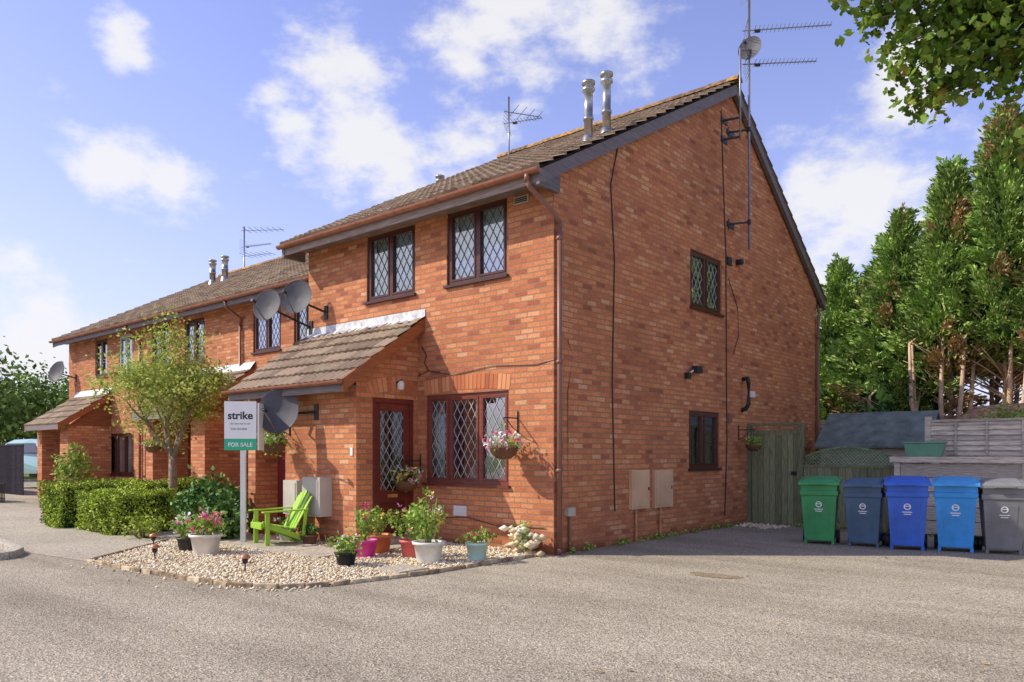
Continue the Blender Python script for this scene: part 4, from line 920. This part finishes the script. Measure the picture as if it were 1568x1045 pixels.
def dtree(name,x,y,h,r,n,mat=DIST,ls=.28):
    rt=root(name); b=B([BARK]); tips=[]; b.tube([(x,y,0),(x,y,h*.45)],[.22,.14],8)
    for k in range(5): a=k*1.26; grow(b,Vector((x,y,h*.4)),Vector((math.cos(a),math.sin(a),1.2)),h*.2,.09,1,tips)
    b.obj("trunk",rt); P,C=clumps((x,y,h*.6),(r,r,h*.4),n,34,r*.16,.35); leaves("foliage",P,ls,mat,rt,up=.3)
for k,(x,y,h,r) in enumerate([(-40,4,6.4,3),(-44,8,6.2,3.4),(-47,2.5,6.4,3.4),(-41,11,5.4,3),(-36,12,4.8,2.6),(-52,12,6.8,4)]):
    dtree("background_tree" if k==0 else "background_tree.%03d"%k,x,y,h,r,130)
P=[]
for i in range(300):
    a=random.uniform(-.4,3.6); R_=random.uniform(60,85); P.append((R_*math.cos(a),R_*math.sin(a),random.uniform(.5,4.2)))
P=np.array(P); P=(P[:,None,:]+rng.normal(size=(len(P),24,3))*np.array([1.6,1.6,1.1])).reshape(-1,3); leaves("distant_treeline",P,1.0,DIST)
f5=root("wooden_fence.003"); b=B([wood("dark_fence",(.030,.026,.034),.95,spec=.05)])
for k in range(40):
    x=-22.0-k*.15; b.box(ID,x-.145,x,.6,.62,0,1.60)
b.box(ID,-28,-22.0,.59,.625,1.6,1.65); b.obj("boards",f5)
f6=root("metal_railing"); b=B([BLACKP])
for k in range(30): b.bar((-21.5+k*.12,-1.1,0),(-21.5+k*.12,-1.1,.55),.02,.02)
b.bar((-21.5,-1.1,.53),(-18,-1.1,.53),.03,.03); b.bar((-21.5,-1.1,.12),(-18,-1.1,.12),.03,.03); b.obj("rails",f6)
def car(name,x,y,rz,col):
    rt=root(name,(x,y,.25),rz); m,nt,bb=nmat(name+"_paint"); bb.inputs["Base Color"].default_value=(*col,1); bb.inputs["Roughness"].default_value=.25; bb.inputs["Coat Weight"].default_value=.6
    gl=simple("car_glass",(.02,.025,.03),.08,var=.1,bs=0,spec=.8); b=B([m,gl,BLACKP,STEEL])
    prof=[(-2.1,.35),(-2.15,.75),(-2.0,1.0),(-1.75,1.08),(-1.45,1.5),(-.9,1.64),(.3,1.66),(.75,1.55),(1.25,1.12),(1.95,.95),(2.15,.7),(2.12,.35)]
    n=len(prof)
    W=[.80,.86,.86,.86,.72,.68,.68,.70,.84,.82,.80,.78]
    vs=[(p[0],-w,p[1]) for p,w in zip(prof,W)]+[(p[0],w,p[1]) for p,w in zip(prof,W)]
    b.add(vs,[tuple(range(n)),tuple(range(2*n-1,n-1,-1))]+[(i,(i+1)%n,n+(i+1)%n,n+i) for i in range(n)],0)
    for s in(-1,1):
        b.add([(-1.62,s*.845,1.12),(1.05,s*.85,1.14),(.66,s*.735,1.50),(-1.35,s*.735,1.50)],[(0,1,2,3)],1)
        for xx in(-1.3,1.35): b.tube([(xx,s*.68,.32),(xx,s*.88,.32)],.32,20,2);b.tube([(xx,s*.875,.32),(xx,s*.89,.32)],.19,14,3)
    b.add([(1.22,-.72,1.15),(1.22,.72,1.15),(.78,.62,1.54),(.78,-.62,1.54)],[(0,1,2,3)],1)
    b.add([(-1.76,-.72,1.1),(-1.76,.72,1.1),(-1.47,.62,1.48),(-1.47,-.62,1.48)],[(0,1,2,3)],1)
    b.obj("body_glass_and_wheels",rt)
car("parked_car",-27.2,3.0,math.radians(10),(.32,.55,.60))
# ------------------------------------------------------------ world
w=bpy.data.worlds.new("World"); scn.world=w; w.use_nodes=True; nt=w.node_tree; nt.nodes.clear()
out=N(nt,"ShaderNodeOutputWorld"); bg=N(nt,"ShaderNodeBackground"); nt.links.new(bg.outputs[0],out.inputs[0]); bg.inputs[1].default_value=.15
sky=N(nt,"ShaderNodeTexSky"); sky.sky_type='NISHITA'; sky.sun_disc=False
lx,ly=.77,.638; EL=40
sky.sun_elevation=math.radians(EL); sky.sun_rotation=math.atan2(-lx,-ly)%(2*math.pi); sky.air_density=1.0; sky.dust_density=.5; sky.ozone_density=2.5
tc=N(nt,"ShaderNodeTexCoord"); D=tc.outputs["Generated"]
blobs=[((-.818,.616,.47),.10),((-.87,.57,.42),.07),((-.80,.63,.40),.075),((-.703,.715,.403),.085),((-.76,.66,.36),.06),((-.664,.747,.58),.14),((-.56,.83,.58),.12),((-1.054,.415,.378),.07),((-.98,.48,.353),.05),((-1.125,.355,.14),.11),((-.30,1.05,.33),.12),((-.243,1.107,.5),.10),((-1.035,.431,.54),.05),((-.352,1.014,.22),.12),((.5,-.8,.5),.4),((.9,.2,.4),.45),((-.4,-1,.6),.35),((-.72,-.66,.33),.36),((-.9,-.3,.3),.3),((1,-.4,.7),.4)]  # clouds; one unseen, facing the front windows, is added to brighten their reflections
acc=None
nrm=N(nt,"ShaderNodeVectorMath",operation='NORMALIZE'); nt.links.new(D,nrm.inputs[0])
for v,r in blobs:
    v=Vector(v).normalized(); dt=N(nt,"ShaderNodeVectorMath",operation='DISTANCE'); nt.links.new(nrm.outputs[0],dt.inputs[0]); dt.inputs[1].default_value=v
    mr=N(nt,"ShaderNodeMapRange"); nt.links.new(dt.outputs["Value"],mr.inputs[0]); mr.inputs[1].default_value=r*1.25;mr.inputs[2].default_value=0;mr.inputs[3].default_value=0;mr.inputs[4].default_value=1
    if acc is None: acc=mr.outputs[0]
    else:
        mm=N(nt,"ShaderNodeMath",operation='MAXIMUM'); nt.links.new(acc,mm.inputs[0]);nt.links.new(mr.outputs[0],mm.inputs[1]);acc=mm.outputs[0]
mp=N(nt,"ShaderNodeMapping"); mp.inputs["Scale"].default_value=(1,1,1.7); nt.links.new(nrm.outputs[0],mp.inputs[0])
n1=noise(nt,11,7,mp.outputs[0],.60)
ma=N(nt,"ShaderNodeMath",operation='MULTIPLY_ADD'); nt.links.new(n1,ma.inputs[0]); ma.inputs[1].default_value=2.4; ma.inputs[2].default_value=-1.2
sm=N(nt,"ShaderNodeMath",operation='ADD'); nt.links.new(ma.outputs[0],sm.inputs[0]); nt.links.new(acc,sm.inputs[1])
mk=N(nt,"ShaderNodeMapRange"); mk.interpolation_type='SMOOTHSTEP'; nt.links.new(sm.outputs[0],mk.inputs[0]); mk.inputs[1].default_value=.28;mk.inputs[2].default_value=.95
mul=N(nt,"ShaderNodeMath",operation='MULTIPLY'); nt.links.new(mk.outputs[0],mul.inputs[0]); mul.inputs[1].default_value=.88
tint=mixc(nt,sky.outputs[0],(1.65,1.30,1.62),1.0,'MULTIPLY')
sz=N(nt,"ShaderNodeSeparateXYZ"); nt.links.new(nrm.outputs[0],sz.inputs[0])
hz=ramp(nt,[(0,(.75,.75,.75)),(.12,(.5,.5,.5)),(.32,(.16,.16,.16)),(.5,(.04,.04,.04)),(1,(0,0,0))],sz.outputs[2])
tint=mixc(nt,tint,(4.1,4.5,5.9),hz)
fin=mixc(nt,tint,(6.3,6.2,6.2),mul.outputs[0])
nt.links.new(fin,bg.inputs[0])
sl=bpy.data.lights.new("sun",'SUN'); sl.energy=5.0; sl.angle=math.radians(.5); sl.color=(1,.92,.77)
so=bpy.data.objects.new("sun",sl); COL.objects.link(so)
ce=math.cos(math.radians(EL)); d=Vector((lx*ce,ly*ce,-math.sin(math.radians(EL)))); so.rotation_euler=d.to_track_quat('-Z','Y').to_euler(); so.location=(-20,-20,25)
# ------------------------------------------------------------ camera
cam=bpy.data.cameras.new("camera"); co=bpy.data.objects.new("camera",cam); COL.objects.link(co); scn.camera=co
co.location=(6.302,-8.2405,1.35); co.rotation_euler=(math.pi/2,0,math.radians(40.48)); cam.sensor_width=36; cam.lens=36*1190/1568; cam.shift_y=.110; cam.clip_end=2000
scn.view_settings.view_transform='Standard'; scn.view_settings.look='None'; scn.view_settings.exposure=0
